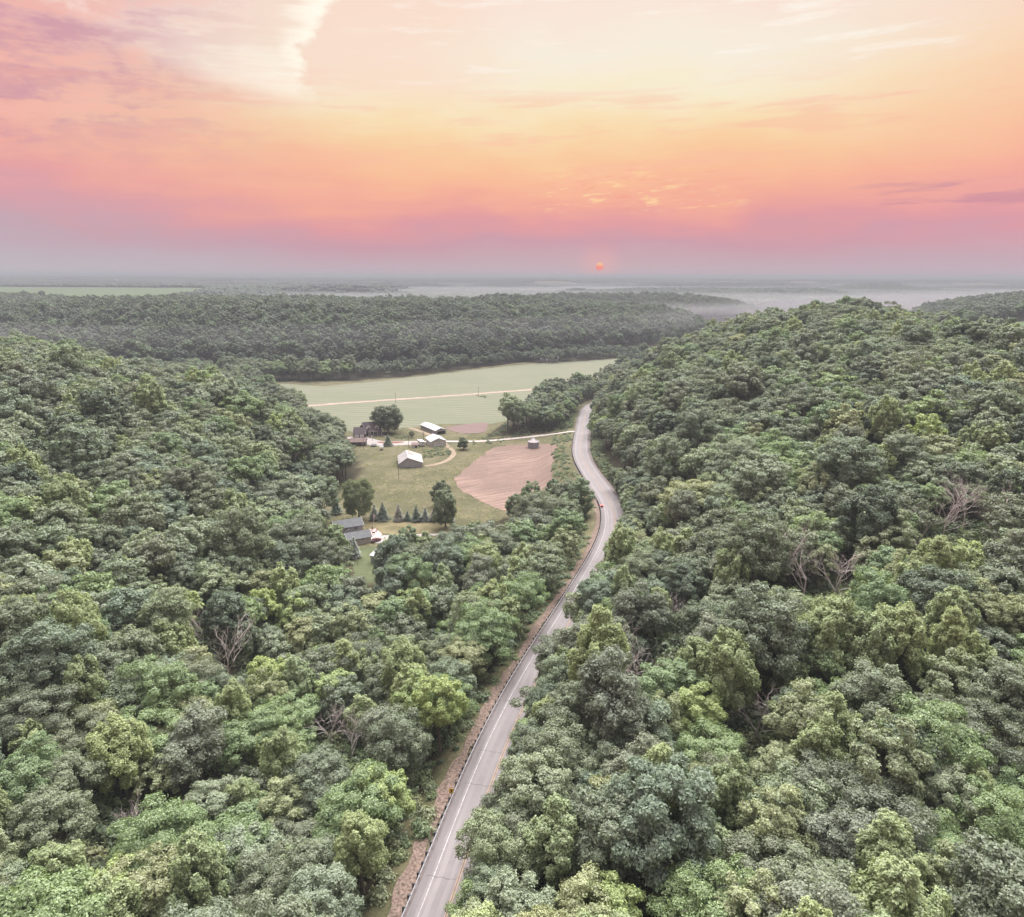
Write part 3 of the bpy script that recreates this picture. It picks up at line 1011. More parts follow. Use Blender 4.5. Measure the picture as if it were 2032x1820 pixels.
for k, (words, kind, hg, rd, rgb, share) in enumerate(LOOKS):
    lm = leaf_material('leaf_' + words.split()[0].replace('-', '_') + '_%d' % k, rgb)
    for var_ in range(2):
        P, N, lobes = crown_points(100 + k * 7 + var_, kind, 58, 520, hg, rd)
        g = np.random.default_rng(k)
        v_, q_ = leaves(P, N, 0.155, g)
        HI.append((k, np_mesh('crown', v_, q_, lm), trunk_mb(k * 2 + var_, hg, rd, lobes).mesh('trunk', M_BARK)))
    P, N, lobes = crown_points(300 + k * 7, kind, 50, 170, hg, rd)
    v_, q_ = leaves(P, N, 0.275, g)
    tb = trunk_mb(k + 50, hg, rd, lobes, True)
    mv = np.concatenate([v_, np.array(tb.v)])
    tf = [f for f in tb.f if len(f) == 4]
    me = np_mesh('tree', mv, np.concatenate([q_, np.array(tf) + len(v_)]), lm)
    me.materials.append(M_BARK)
    me.polygons.foreach_set('material_index', np.r_[np.zeros(len(q_), np.int32), np.ones(len(tf), np.int32)])
    o = bpy.data.objects.new('tree_%02d' % k, me)
    tree_lib.objects.link(o)
    LOD.append(o)
NL = len(LOOKS)
far_lib = bpy.data.collections.new('far_tree_library')
for k in range(6):
    lk = LOOKS[[0, 2, 6, 7, 9, 11][k]]
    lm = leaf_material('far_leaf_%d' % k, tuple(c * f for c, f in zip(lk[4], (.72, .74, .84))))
    P, N, _ = crown_points(500 + k, ['dome', 'lobed', 'dome', 'lobed', 'spread', 'dome'][k], 30, 70, 15.5, 5.8)
    v_, q_ = leaves(P, N, 0.52, np.random.default_rng(k + 5), 0.7)
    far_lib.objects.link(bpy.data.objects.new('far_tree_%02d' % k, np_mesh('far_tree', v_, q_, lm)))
clump_lib = bpy.data.collections.new('clump_library')
for k in range(4):
    lm = leaf_material('clump_leaf_%d' % k, [(0.055, 0.068, 0.052), (0.046, 0.058, 0.045), (0.062, 0.072, 0.055), (0.05, 0.064, 0.048)][k])
    g = np.random.default_rng(k + 900)
    PP, NN = [], []
    for t in range(12):
        c = np.array([g.uniform(-17, 17), g.uniform(-17, 17), g.uniform(7, 11)])
        d = unit(g.normal(size=(60, 3)) + np.array([0, 0, .5]))
        PP.append(c + d * np.array([6.5, 6.5, 5]) * g.uniform(.6, 1, (60, 1)))
        NN.append(unit(d + np.array([0, 0, .4])))
    v_, q_ = leaves(np.concatenate(PP), np.concatenate(NN), 2.3, g, 0.8)
    clump_lib.objects.link(bpy.data.objects.new('clump_%02d' % k, np_mesh('clump', v_, q_, lm)))


def scatter(name, pts, rot, scl, idx, lib, label):
    """one object: every point carries one tree of the library"""
    me = bpy.data.meshes.new(name)
    me.vertices.add(len(pts))
    me.vertices.foreach_set('co', np.asarray(pts, np.float32).ravel())
    for nm, typ, key, dat in (('rot', 'FLOAT', 'value', rot), ('scl', 'FLOAT_VECTOR', 'vector', scl), ('idx', 'INT', 'value', idx)):
        a = me.attributes.new(nm, typ, 'POINT')
        a.data.foreach_set(key, np.asarray(dat, np.int32 if typ == 'INT' else np.float32).ravel())
    o = link_mesh(name, me)
    ng = bpy.data.node_groups.new(name + '_nodes', 'GeometryNodeTree')
    ng.interface.new_socket('Geometry', in_out='INPUT', socket_type='NodeSocketGeometry')
    ng.interface.new_socket('Geometry', in_out='OUTPUT', socket_type='NodeSocketGeometry')
    n, l = ng.nodes, ng.links
    gi, go = n.new('NodeGroupInput'), n.new('NodeGroupOutput')
    ci = n.new('GeometryNodeCollectionInfo')
    ci.inputs['Collection'].default_value = lib
    ci.inputs['Separate Children'].default_value = True
    ci.inputs['Reset Children'].default_value = True
    iop = n.new('GeometryNodeInstanceOnPoints')
    iop.inputs['Pick Instance'].default_value = True

    def attr(nm, dt):
        x = n.new('GeometryNodeInputNamedAttribute')
        x.data_type = dt
        x.inputs[0].default_value = nm
        return x.outputs[0]
    cx = n.new('ShaderNodeCombineXYZ')
    l.new(attr('rot', 'FLOAT'), cx.inputs[2])
    er = n.new('FunctionNodeEulerToRotation')
    l.new(cx.outputs[0], er.inputs[0])
    l.new(gi.outputs[0], iop.inputs['Points'])
    l.new(ci.outputs[0], iop.inputs['Instance'])
    l.new(attr('idx', 'INT'), iop.inputs['Instance Index'])
    l.new(er.outputs[0], iop.inputs['Rotation'])
    l.new(attr('scl', 'FLOAT_VECTOR'), iop.inputs['Scale'])
    l.new(iop.outputs[0], go.inputs[0])
    md = o.modifiers.new('scatter', 'NODES')
    md.node_group = ng
    return tag(o, label, None, None, 'stuff')


# ------------------------------------------------------------------ forest placement
def jgrid(x0, x1, y0, y1, c, seed):
    g = np.random.default_rng(seed)
    xs, ys = np.meshgrid(np.arange(x0, x1, c), np.arange(y0, y1, c))
    xs = xs + (np.arange(len(xs)) % 2)[:, None] * c / 2
    return (xs + g.uniform(-.36, .36, xs.shape) * c).ravel(), (ys + g.uniform(-.36, .36, ys.shape) * c).ravel()


def in_frame(x, y, z, mx=1.12, top=16):
    yc = y * math.cos(PITCH) - (z + top - CAMZ) * math.sin(PITCH)
    zc = y * math.sin(PITCH) + (z + top - CAMZ) * math.cos(PITCH)
    ok = yc > 8
    u = np.where(ok, x / np.maximum(yc, 1), 9) * FPX / (W / 2)
    v_ = np.where(ok, zc / np.maximum(yc, 1), 9) * FPX / (H_ / 2)
    mg = 1.0 + 12 / np.maximum(yc, 10) * 1.6
    return ok & (np.abs(u) < mg * mx / 1.05) & (v_ > -mg - .12)


def seen(x, y, z, top=16.0, cover=9.0):
    """treetops that the hills do not hide"""
    m = np.ones(x.shape, bool)
    for t in np.linspace(.12, .97, 46):
        r = np.hypot(x, y)
        gap = (1 - t) * r
        zz = CAMZ + (z + top - CAMZ) * t
        m &= ~((hz(x * t, y * t) + np.where(gap > 25, cover, 0) > zz + 2) & (gap > 12))
    return m


houses = [at(u, v) for u, v in ((715, 1075), (735, 865), (712, 880), (752, 1130))]
x, y = jgrid(-420, 420, 18, 190, 7.0, 5)
x2_, y2_ = jgrid(-420, 420, 188, 760, 8.8, 6)
x, y = np.r_[x, x2_], np.r_[y, y2_]
s_, yn_ = near_line(x, y, ROAD)
z = hz(x, y)
keep = wooded(x, y) & in_frame(x, y, z)
keep &= ~((s_ < 0) & (s_ > -10.5)) & ~((s_ >= 0) & (s_ < 7.2))
keep &= ~((s_ < 0) & (s_ > -17) & (y > 228) & (y < 300))         # grassy bank by the bend
keep &= ~((s_ < 0) & (s_ > -30) & (y > 296) & (y < 470))         # grass bank below the upper bend
keep &= ~((s_ > 0) & (s_ < 15) & (y > 300) & (y < 440))          # open verge inside the bend
for hx, hy, hz_ in houses:
    keep &= np.hypot(x - hx, y - hy) > 11
DEAD_PX = [(1590, 1205), (1655, 1200), (1815, 1110), (1870, 1085), (1905, 1060), (1240, 1402), (455, 1350), (640, 1070), (910, 1195), (655, 1500), (700, 1520), (1345, 1275), (620, 1145), (1975, 1090), (270, 1690), (405, 1290), (1500, 1480)]
DEAD = [at(u, v) for u, v in DEAD_PX]
VIS = [(688, 868), (722, 905), (724, 940), (676, 966), (672, 1032), (700, 1042), (698, 1100), (694, 1150), (742, 1152), (738, 1108), (756, 1090), (765, 1072), (800, 1066), (850, 1062), (898, 1054), (905, 1032), (1000, 1012),
       (1028, 1008), (1036, 962), (1100, 948), (1130, 955), (1188, 1000), (1196, 1020), (1206, 1018), (1206, 1036), (1196, 1062), (1170, 1112), (1120, 1190), (1070, 1280), (1000, 1400), (940, 1530), (895, 1640), (850, 1780), (890, 1780), (930, 1640), (975, 1530),
       (1030, 1400), (1095, 1280), (1150, 1190), (1192, 1112), (1204, 1090), (1212, 1036), (1214, 990), (1140, 895), (1140, 862), (962, 872), (974, 826), (1008, 796), (1058, 776), (1068, 745), (1130, 743), (1190, 736), (1245, 705), (520, 750), (640, 805), (684, 842)]


def to_px(x, y, z):
    p = np.stack([x, y, z - CAMZ], -1) @ np.array(CAM_M)
    return W / 2 - FPX * p[..., 0] / p[..., 2], H_ / 2 + FPX * p[..., 1] / p[..., 2]


# trees never grew where the clearing, the farm and the open carriageway are seen
big_ = np.where((y > 188) & ((s_ > 13) | (s_ < -30)), 1.28, 1.0)
for dz, dr in ((15.5, 0), (10, -4.5), (10, 4.5), (12.5, 3), (12.5, -3), (6, 0)):
    u_, v_ = to_px(x + dr * big_, y, z + dz * big_)
    keep &= ~inside(u_, v_, VIS)
for (du, dv), q in zip(DEAD_PX, DEAD):
    u_, v_ = to_px(x, y, z + 12)
    dq = np.hypot(q[0], q[1])
    sc_ = 1000.0 / dq * 0.95
    keep &= ~((np.hypot((u_ - du) / (sc_ * 5.5), (v_ - dv + sc_ * 5) / (sc_ * 9)) < 1) & (np.hypot(x, y) < dq + 3))
    keep &= np.hypot(x - q[0], y - q[1]) > 5
keep &= seen(x, y, z, 16, 7)
x, y, z, s_ = x[keep], y[keep], z[keep], s_[keep]
g = np.random.default_rng(19)
ex = []
for a_ in np.arange(0, 330, 3.6):
    yq = 52 + a_
    i_ = int(np.argmin(np.abs(FINE[:, 1] - yq)))
    t_ = FINE[i_ + 1] - FINE[i_ - 1]
    t_ /= np.linalg.norm(t_)
    p_ = FINE[i_] + np.array([t_[1], -t_[0]]) * g.uniform(5.9, 7.6)
    z_ = float(hz(p_[0], p_[1])[0])
    bad = False
    for dz, dr in ((11, 0), (8, -2.8), (8, 2.8), (5, 0)):
        u_, v_ = to_px(np.array([p_[0] + dr]), np.array([p_[1]]), np.array([z_ + dz]))
        bad |= bool(inside(u_, v_, VIS)[0])
    if not bad and not (300 < yq < 450):
        ex.append((p_[0], p_[1], z_, 6.7))
ex = np.array(ex).reshape(-1, 4)
x, y, z, s_ = np.r_[x, ex[:, 0]], np.r_[y, ex[:, 1]], np.r_[z, ex[:, 2]], np.r_[s_, ex[:, 3]]
n0 = len(x)
g = np.random.default_rng(21)
share = np.array([l[5] for l in LOOKS], float)
# species gather in drifts
drift = fbm(x / 45, y / 45, 61)
look = np.zeros(n0, int)
for i in range(n0):
    p_ = share.copy()
    if drift[i] > .55:
        p_[[4, 5, 8, 10, 12, 13]] *= 2.6
    elif drift[i] < .42:
        p_[[0, 1, 2, 3]] *= 2.4
    if y[i] > 210:  # darker looks further off: the dimmer tone of those slopes put into leaf colour
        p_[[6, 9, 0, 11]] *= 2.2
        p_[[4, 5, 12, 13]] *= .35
    elif y[i] < 120:
        p_[[4, 5, 8, 10, 12, 13]] *= 1.7
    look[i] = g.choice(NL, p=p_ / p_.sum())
sz = g.uniform(.68, 1.12, n0) * np.where(g.random(n0) < .14, 1.2, 1)
edge = (s_ > 0) & (s_ < 13)
sz = np.where((y > 188) & ((s_ > 13) | (s_ < -30)), sz * 1.28, sz)
sz = np.where(edge, np.clip(sz, .75, 1.0), sz)
sz = np.where((s_ < 0) & (s_ > -16), np.clip(sz, .8, 1.1), sz)
sz = np.where((s_ > 0) & (s_ < 7), g.uniform(.62, .8, n0), sz)
rot = g.uniform(0, 6.283, n0)
tall = g.uniform(.88, 1.16, n0)
# keep the line of sight to the carriageway as open as in the photograph
dist = np.sqrt(x * x + y * y + (z + 12 - CAMZ) ** 2)
shown = in_frame(x, y, z, 1.0, 12)
order = np.argsort(np.where(shown, dist / sz, 1e9))
named = order[:300]
rest = np.setdiff1d(np.arange(n0), named)

ORD = ('nearest second-nearest third-nearest fourth-nearest fifth-nearest sixth-nearest seventh-nearest eighth-nearest ninth-nearest tenth-nearest eleventh-nearest twelfth-nearest '
       'thirteenth-nearest fourteenth-nearest fifteenth-nearest sixteenth-nearest seventeenth-nearest eighteenth-nearest nineteenth-nearest twentieth-nearest '
       'twenty-first-nearest twenty-second-nearest twenty-third-nearest twenty-fourth-nearest twenty-fifth-nearest twenty-sixth-nearest').split()
count = {}
for i in named:
    side = 'left' if s_[i] < 0 else 'right'
    c = count.get((look[i], side), 0)
    count[(look[i], side)] = c + 1
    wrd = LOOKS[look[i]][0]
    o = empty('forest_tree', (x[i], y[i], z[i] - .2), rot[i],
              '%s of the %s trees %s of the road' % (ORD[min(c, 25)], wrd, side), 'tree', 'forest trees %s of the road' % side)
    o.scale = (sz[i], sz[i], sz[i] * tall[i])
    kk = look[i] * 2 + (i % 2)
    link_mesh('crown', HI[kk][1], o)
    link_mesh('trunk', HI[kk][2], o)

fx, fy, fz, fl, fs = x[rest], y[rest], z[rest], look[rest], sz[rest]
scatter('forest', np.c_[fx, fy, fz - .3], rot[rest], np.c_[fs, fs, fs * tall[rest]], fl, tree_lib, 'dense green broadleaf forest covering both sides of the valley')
print('NEAR FOREST', n0)

# the ridge across the valley and the uplands behind
x, y = jgrid(-1500, 1500, 735, 2100, 10.0, 6)
z = hz(x, y)
k_ = wooded(x, y) & in_frame(x, y, z, 1.05) & ~((y < 760) & (np.abs(x) < 420))
x, y, z = x[k_], y[k_], z[k_]
k_ = seen(x, y, z, 17, 6)
x, y, z = x[k_], y[k_], z[k_]
g = np.random.default_rng(31)
n1 = len(x)
s1 = g.uniform(.75, 1.4, n1) * np.where((z < 5), g.uniform(.6, .9, n1), 1)
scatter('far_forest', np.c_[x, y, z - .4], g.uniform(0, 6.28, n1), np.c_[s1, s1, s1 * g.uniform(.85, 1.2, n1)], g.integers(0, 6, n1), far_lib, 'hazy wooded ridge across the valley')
x, y = jgrid(-7000, 7000, 2080, 11500, 30.0, 8)
z = hz(x, y)
k_ = wooded(x, y) & in_frame(x, y, z, 1.05)
x, y, z = x[k_], y[k_], z[k_]
k_ = seen(x, y, z, 14, 8)
x, y, z = x[k_], y[k_], z[k_]
n2 = len(x)
s2 = g.uniform(.7, 1.1, n2)
scatter('distant_woodland', np.c_[x, y, z - 1], g.uniform(0, 6.28, n2), np.c_[s2 * 1.15, s2 * 1.15, s2], g.integers(0, 4, n2), clump_lib, 'blue-grey woodland patches on the misty uplands near the horizon')
print('FAR', n1, n2)

# ------------------------------------------------------------------ guard rails and road signs
FT = np.gradient(FINE, axis=0)
FT /= np.linalg.norm(FT, axis=1)[:, None]
FN = np.stack([FT[:, 1], -FT[:, 0]], 1)


def road_pt(sarc, off):
    p = np.array([np.interp(sarc, arc, FINE[:, i]) for i in (0, 1)])
    t = np.array([np.interp(sarc, arc, FT[:, i]) for i in (0, 1)])
    t /= np.linalg.norm(t)
    return p + np.array([t[1], -t[0]]) * off, t, float(road_z(p[1]))


post_me = MB().box(-.10, .10, -.11, .11, -0.9, .80).mesh('post', M_POST)
block_me = MB().box(-.17, .17, -.07, .07, .42, .76).mesh('spacer_block', M_POST)


def guard_rail(y0, y1, label, curl):
    a0 = float(np.interp(y0, FINE[:, 1], arc))
    a1 = float(np.interp(y1, FINE[:, 1], arc))
    p, t, zz = road_pt(a0, -5.3)
    root = empty('guard_rail', (p[0], p[1], zz), 0, label, 'guard rail')
    org = np.array([p[0], p[1], zz])
    prof = [(-.02, .44), (.06, .50), (-.01, .56), (-.01, .62), (.06, .68), (-.02, .75)]

    def place(a):
        off = -5.3
        if curl and a > a1 - 7:
            off -= ((a - a1 + 7) / 7) ** 2 * 2.4
        return road_pt(a, off)
    L = 7.62
    a = a0
    while a < a1:
        e = min(a + L, a1)
        mb = MB()
        ss = np.linspace(a, e, 6)
        for s in ss:
            p, t, zz = place(s)
            nr = np.array([t[1], -t[0]])
            for k, (o_, h_) in enumerate(prof + [(o2 - .012, h2) for o2, h2 in prof[::-1]]):
                q = p + nr * o_
                mb.v.append((q[0] - org[0], q[1] - org[1], zz + h_ - org[2]))
        k = len(prof) * 2
        mb.f = [(i * k + j, i * k + (j + 1) % k, (i + 1) * k + (j + 1) % k, (i + 1) * k + j) for i in range(len(ss) - 1) for j in range(k)]
        mb.build('rail_panel', M_STEEL, root)
        a = e + .02
    for s in np.arange(a0 + .4, a1, 1.905):
        p, t, zz = place(s)
        q = p - np.array([t[1], -t[0]]) * .34
        o = link_mesh('post', post_me, root)
        o.location = (q[0] - org[0], q[1] - org[1], zz - org[2])
        o.rotation_euler = (0, 0, math.atan2(t[1], t[0]) - math.pi / 2)
        b = link_mesh('spacer_block', block_me, o)
        b.location = (.2, 0, 0)
    return root


guard_rail(52, 284, 'long steel guard rail beside the straight stretch of road in front', True)
guard_rail(312, 470, 'steel guard rail round the outside of the far bend beside the tan field', False)


def chevron_sign(x, y, z, rz, label, size=.62, right=True):
    root = empty('chevron_sign', (x, y, z), rz, label, 'road sign', 'yellow chevron signs along the guard rails')
    MB().box(-.035, .035, -.03, .03, -.5, 2.3).build('post', M_STEEL, root)
    pan = MB().box(-size / 2, size / 2, -.05, -.032, 1.55, 1.55 + size * 1.2).build('panel', M_SIGNY, root)
    s_ = size * .5
    zc = 1.55 + size * .6
    k = 1 if right else -1
    pr = [(-.55 * s_ * k, .95 * s_), (.02 * s_ * k, .95 * s_), (.62 * s_ * k, 0), (.02 * s_ * k, -.95 * s_), (-.55 * s_ * k, -.95 * s_), (.05 * s_ * k, 0)]
    MB().prism([(a, zc + b) for a, b in pr], -.058, -.0505).build('chevron', M_BLACK, pan)
    return root


q = at(896, 1590)
chevron_sign(q[0], q[1], q[2], R(4), 'yellow chevron sign on a post beside the leaf-strewn verge in front', .72)
for k, (yy_, lab) in enumerate(((322, 'yellow chevron sign at the lower end of the far guard rail'), (362, 'yellow chevron sign halfway along the far guard rail'),
                                (408, 'yellow chevron sign at the upper end of the far guard rail'))):
    p, t, zz = road_pt(float(np.interp(yy_, FINE[:, 1], arc)), -6.6)
    chevron_sign(p[0], p[1], zz - .3, R(10), lab, .7)

# ------------------------------------------------------------------ buildings
M_ROOFD = mat('dark_shingles', (0.068, 0.056, 0.062), 0.9, 0.15, 0.8)
M_ROOFG = mat('grey_shingles', (0.095, 0.10, 0.108), 0.9, 0.15, 0.8)
M_ROOFB = mat('brown_roofing', (0.15, 0.108, 0.10), 0.85, 0.2, 0.6)
M_METAL = mat('pale_metal_roofing', (0.31, 0.31, 0.33), 0.55, 0.10, 0.25, 0.5)
M_RUST = mat('weathered_metal_roofing', (0.225, 0.228, 0.245), 0.6, 0.25, 0.3, 0.4, rgb2=(0.25, 0.225, 0.222))
M_GREYW = mat('grey_siding', (0.27, 0.262, 0.285), 0.8, 0.12, 0.4)
M_GREYW2 = mat('blue_grey_siding', (0.36, 0.358, 0.39), 0.8, 0.12, 0.4)
M_BRNW = mat('dark_brown_siding', (0.075, 0.058, 0.06), 0.85, 0.15, 0.6)
M_BRICK = mat('brown_brick', (0.12, 0.08, 0.076), 0.9, 0.25, 3.0)
M_WHW = mat('white_siding', (0.60, 0.595, 0.61), 0.75, 0.07, 0.6)
M_WEATH = mat('flaking_white_boards', (0.44, 0.42, 0.41), 0.85, 0.25, 0.45)
M_CREAM = mat('pinkish_cream_siding', (0.42, 0.375, 0.37), 0.8, 0.06, 0.6)
M_TRIM = mat('white_trim', (0.60, 0.59, 0.605), 0.6, 0.04)
M_GLASS = mat('dark_glass', (0.045, 0.05, 0.06), 0.12, 0.1, 1, 0.6)
M_WOOD = mat('weathered_wood', (0.15, 0.115, 0.10), 0.9, 0.25, 1.5)
M_POLE = mat('grey_pole_wood', (0.17, 0.15, 0.14), 0.9, 0.2, 1.0)
M_BASE = mat('block_foundation', (0.42, 0.39, 0.38), 0.9, 0.12, 0.6)


def gable(root, x0, x1, y0, y1, z0, eave, apex, axis='y', frac=.5, over=.45, wm=None, rm=None, t=.16, names=('wall', 'roof'), trim=None):
    """walls with gable ends and a two-slope roof; the ridge runs along the axis"""
    a0, a1, b0, b1 = (x0, x1, y0, y1) if axis == 'y' else (y0, y1, x0, x1)
    am = a0 + (a1 - a0) * frac
    sw = (lambda a, b, z: (a, b, z)) if axis == 'y' else (lambda a, b, z: (b, a, z))
    if wm:
        mb = MB()
        pr = [(a0, z0), (a1, z0), (a1, eave), (am, apex), (a0, eave)]
        mb.v = [sw(a, b0, z) for a, z in pr] + [sw(a, b1, z) for a, z in pr]
        mb.f = [(0, 1, 2, 3, 4), (9, 8, 7, 6, 5)] + [(i, 5 + i, 5 + (i + 1) % 5, (i + 1) % 5) for i in range(5)]
        mb.build(names[0], wm, root)
    sl = (apex - eave) / (am - a0)
    sr = (apex - eave) / (a1 - am)
    r = MB()
    lift = t + .02
    r.slab([sw(a0 - over, b0 - over, eave - over * sl + lift), sw(am, b0 - over, apex + lift), sw(am, b1 + over, apex + lift), sw(a0 - over, b1 + over, eave - over * sl + lift)], t)
    r.slab([sw(a1 + over, b0 - over, eave - over * sr + lift), sw(a1 + over, b1 + over, eave - over * sr + lift), sw(am + .003, b1 + over, apex + lift), sw(am + .003, b0 - over, apex + lift)], t)
    ro = r.build(names[1], rm, root)
    if trim:
        for b in (b0 - over - .06, b1 + over + .005):
            for (pa, pb) in (((a0 - over, eave - over * sl), (am, apex)), ((a1 + over, eave - over * sr), (am, apex))):
                m = MB()
                l4 = [(pa[0], pa[1] - .12), (pb[0], pb[1] - .12), (pb[0], pb[1] + lift + .03), (pa[0], pa[1] + lift + .03)]
                m.v = [sw(a, b, z) for a, z in l4] + [sw(a, b + .055, z) for a, z in l4]
                m.f = [(0, 1, 2, 3), (7, 6, 5, 4)] + [(i, 4 + i, 4 + (i + 1) % 4, (i + 1) % 4) for i in range(4)]
                m.build('bargeboard', trim, ro)
    return ro


def window(root, x, y, z, w_, h_, face='-y', name='window', pane=None, shut=None):
    """frame and pane set on a wall; face gives the way it looks"""
    fr, pn = MB(), MB()
    fr.box(-w_ / 2 - .1, w_ / 2 + .1, -.06, .02, -.1, h_ + .1)
    nn = 2 if w_ > 1.1 else 1
    for k in range(nn):
        a = -w_ / 2 + k * w_ / nn
        pn.box(a + .05, a + w_ / nn - .05, -.08, -.055, .05, h_ - .05)
    f = fr.build(name, M_TRIM, root)
    p = pn.build('pane', pane or M_GLASS, f)
    if shut:
        for k in (-1, 1):
            c = k * (w_ / 2 + .32)
            MB().box(c - .2, c + .2, -.075, .0, -.05, h_ + .05).build('shutter', shut, f)
    f.location = (x, y, z)
    f.rotation_euler = (0, 0, {'-y': 0, 'x': R(90), '-x': R(-90), 'y': R(180)}[face])
    return f


def door(root, x, y, z, w_, h_, m, face='-y', name='door', seams=0):
    d = MB().box(-w_ / 2, w_ / 2, -.07, .02, 0, h_).build(name, m, root)
    d.location = (x, y, z)
    d.rotation_euler = (0, 0, {'-y': 0, 'x': R(90), '-x': R(-90)}[face])
    for k in range(seams):
        zz = h_ * (k + 1) / (seams + 1)
        MB().box(-w_ / 2 + .03, w_ / 2 - .03, -.075, -.0705, zz - .02, zz + .02).build('seam', M_BASE, d)
    return d


# farmhouse
q = at(724.6, 868.8)
house = empty('farmhouse', q, 0, 'dark-roofed farmhouse with dormers and a two-door garage beside the big oak', 'house')
gable(house, -8.4, 0, 0, 8.4, -1, 3.0, 6.6, 'x', .5, .45, M_BRICK, M_ROOFD, names=('garage_wall', 'garage_roof'), trim=M_TRIM)
for cx in (-6.0, -2.3):
    door(house, cx, 0, 0, 3.0, 2.5, M_TRIM, '-y', 'garage_door', 3)
window(house, 0, 3.2, .9, .9, 1.5, 'x')
window(house, 0, 4.3, 3.9, .8, 1.0, 'x')
mainh = bpy.data.objects.new('main_block', None)
# main block is turned against the garage: built as parts in its own turned frame
col.objects.link(mainh)
mainh.parent = house
mainh.location = (1.8, 3.6, 0)
mainh.rotation_euler = (0, 0, R(20))
gable(mainh, -3, 9.4, 2.2, 12.5, -1, 3.0, 9.0, 'x', .5, .4, M_BRNW, M_ROOFD, trim=M_TRIM)
pr_ = MB().slab([(-.2, -.3, 3.0), (9.8, -.3, 3.0), (9.8, 2.3, 4.1), (-.2, 2.3, 4.1)], .16).build('porch_roof', M_ROOFD, mainh)
MB().box(0, 9.6, -.1, 2.2, -.5, .25).build('porch_floor', M_CONC, mainh)
for cx in (.2, 3.3, 6.4, 9.3):
    MB().box(cx - .16, cx + .16, 0, .3, .25, 2.9).build('porch_column', M_TRIM, mainh)
door(mainh, 1.7, 2.2, .25, 1.2, 2.1, M_TRIM)
window(mainh, 4.7, 2.2, .9, 1.6, 1.4)
window(mainh, 8.0, 2.2, .9, 1.0, 1.4)
for cx in (.9, 6.6):
    dm = gable(mainh, cx - 1.3, cx + 1.3, 3.4, 7.2, 3.6, 6.1, 7.5, 'y', .5, .3, M_TRIM, M_ROOFD, names=('dormer', 'dormer_roof'), trim=M_TRIM)
    window(mainh, cx, 3.4, 4.7, 1.5, 1.1)
gable(mainh, 1.2, 3.2, -.6, 2.6, 3.1, 3.3, 4.5, 'y', .5, .2, M_BRNW, M_ROOFD, names=('porch_gable', 'porch_gable_roof'), trim=M_TRIM)
gable(house, -5.8, -1.2, 7.0, 13, 0, 5.6, 8.2, 'y', .5, .35, M_BRNW, M_ROOFD, names=('rear_wing_wall', 'rear_wing_roof'), trim=M_TRIM)

q = at(725.5, 885)
shed = empty('outbuilding', q, R(3), 'brown-roofed outbuilding below the farmhouse garage', 'shed')
gable(shed, -10, 0, 0, 6, -.6, 2.8, 4.6, 'x', .5, .5, M_BRNW, M_ROOFB)
door(shed, -6.0, 0, 0, 1.6, 2.0, M_WOOD)
window(shed, -2.2, 0, .9, .8, .7)

q = at(793, 929)
ba = empty('barn', q, R(11), 'grey barn with a large rust-streaked metal roof in the meadow', 'barn')
gable(ba, 0, 13.4, 0, 18.5, -.8, 2.7, 5.9, 'y', .36, .7, M_GREYW2, M_RUST)
M_RP = mat('rusty_sheet', (0.29, 0.215, 0.20), 0.7, 0.2, 0.4)
rpb = MB().slab([(6.0, 11.2, 6.70), (9.4, 11.2, 5.33), (9.4, 17, 5.33), (6.0, 17, 6.70)], .03).build('rusty_roof_sheet', M_RP, ba)
rpb.location = (-.15, 0, -.72)
rpb['label'] = 'rust-red patch of roofing'
door(ba, 0, 14, 0, 3.0, 2.6, M_WOOD, '-x')

q = at(864.4, 863.2)
ls = empty('long_shed', q, R(33), 'long low grey shed with a white metal roof beside the crop field', 'shed')
gable(ls, 0, 8.4, 0, 25, -.5, 2.9, 4.4, 'y', .5, .4, M_GREYW, M_METAL)
MB().box(1.6, 7.8, -.05, .03, 0, 2.1).build('dark_bay_panel', M_BLACK, ls)  # solid black panel on the wall, imitating the shade inside an open bay
MB().box(1.4, 8.0, -.09, -.055, 2.1, 2.4).build('lintel', M_WEATH, ls)
MB().box(-.06, .0, 3.6, 4.1, 0, 2.7).build('white_panel', M_TRIM, ls)
MB().box(-.05, -.002, .2, 24.8, -.3, .22).build('skirting', M_TRIM, ls)

q = at(855.2, 887)
wb = empty('white_barn', q, R(22), 'white weathered barn with a pale metal roof beside the drive', 'barn')
gable(wb, 0, 10.6, 0, 13.5, -.6, 3.4, 5.5, 'y', .5, .45, M_WEATH, M_METAL)
MB().box(2.2, 8.6, -.07, -.002, .2, 2.6).build('big_door', M_WHW, wb)
for cx in (4.0, 5.6, 7.2):
    window(wb, cx, -.08, 1.5, .8, .7)
for a, b in ((5.6, 3.2), (8.6, 3.4)):
    sk = MB().slab([(b, a, 0), (b + 1.5, a, .59), (b + 1.5, a + .5, .59), (b, a + .5, 0)], .05).build('roof_vent', M_BLACK, wb)
    sk.location.z = 3.4 + b * .396 + .26

q = at(838.5, 886.5)
lt = empty('lean_to_shed', q, R(22), 'small white lean-to on posts beside the white barn', 'shed')
MB().prism([(-1.6, .8), (1.6, .8), (1.6, 3.1), (-1.6, 3.6)], 0, 7).build('wall', M_WHW, lt)
MB().slab([(-1.9, -.3, 3.72), (1.9, -.3, 3.12), (1.9, 7.3, 3.12), (-1.9, 7.3, 3.72)], .12).build('roof', M_METAL, lt)
for cx, cy_ in ((-1.4, .2), (1.4, .2), (-1.4, 6.8), (1.4, 6.8)):
    MB().box(cx - .12, cx + .12, cy_ - .12, cy_ + .12, -.5, .8).build('post', M_WOOD, lt)
for cy_ in (1.6, 3.2, 4.8):
    window(lt, -1.6, cy_, 2.0, .7, .8, '-x')
window(lt, .3, 0, 1.9, .8, .8)

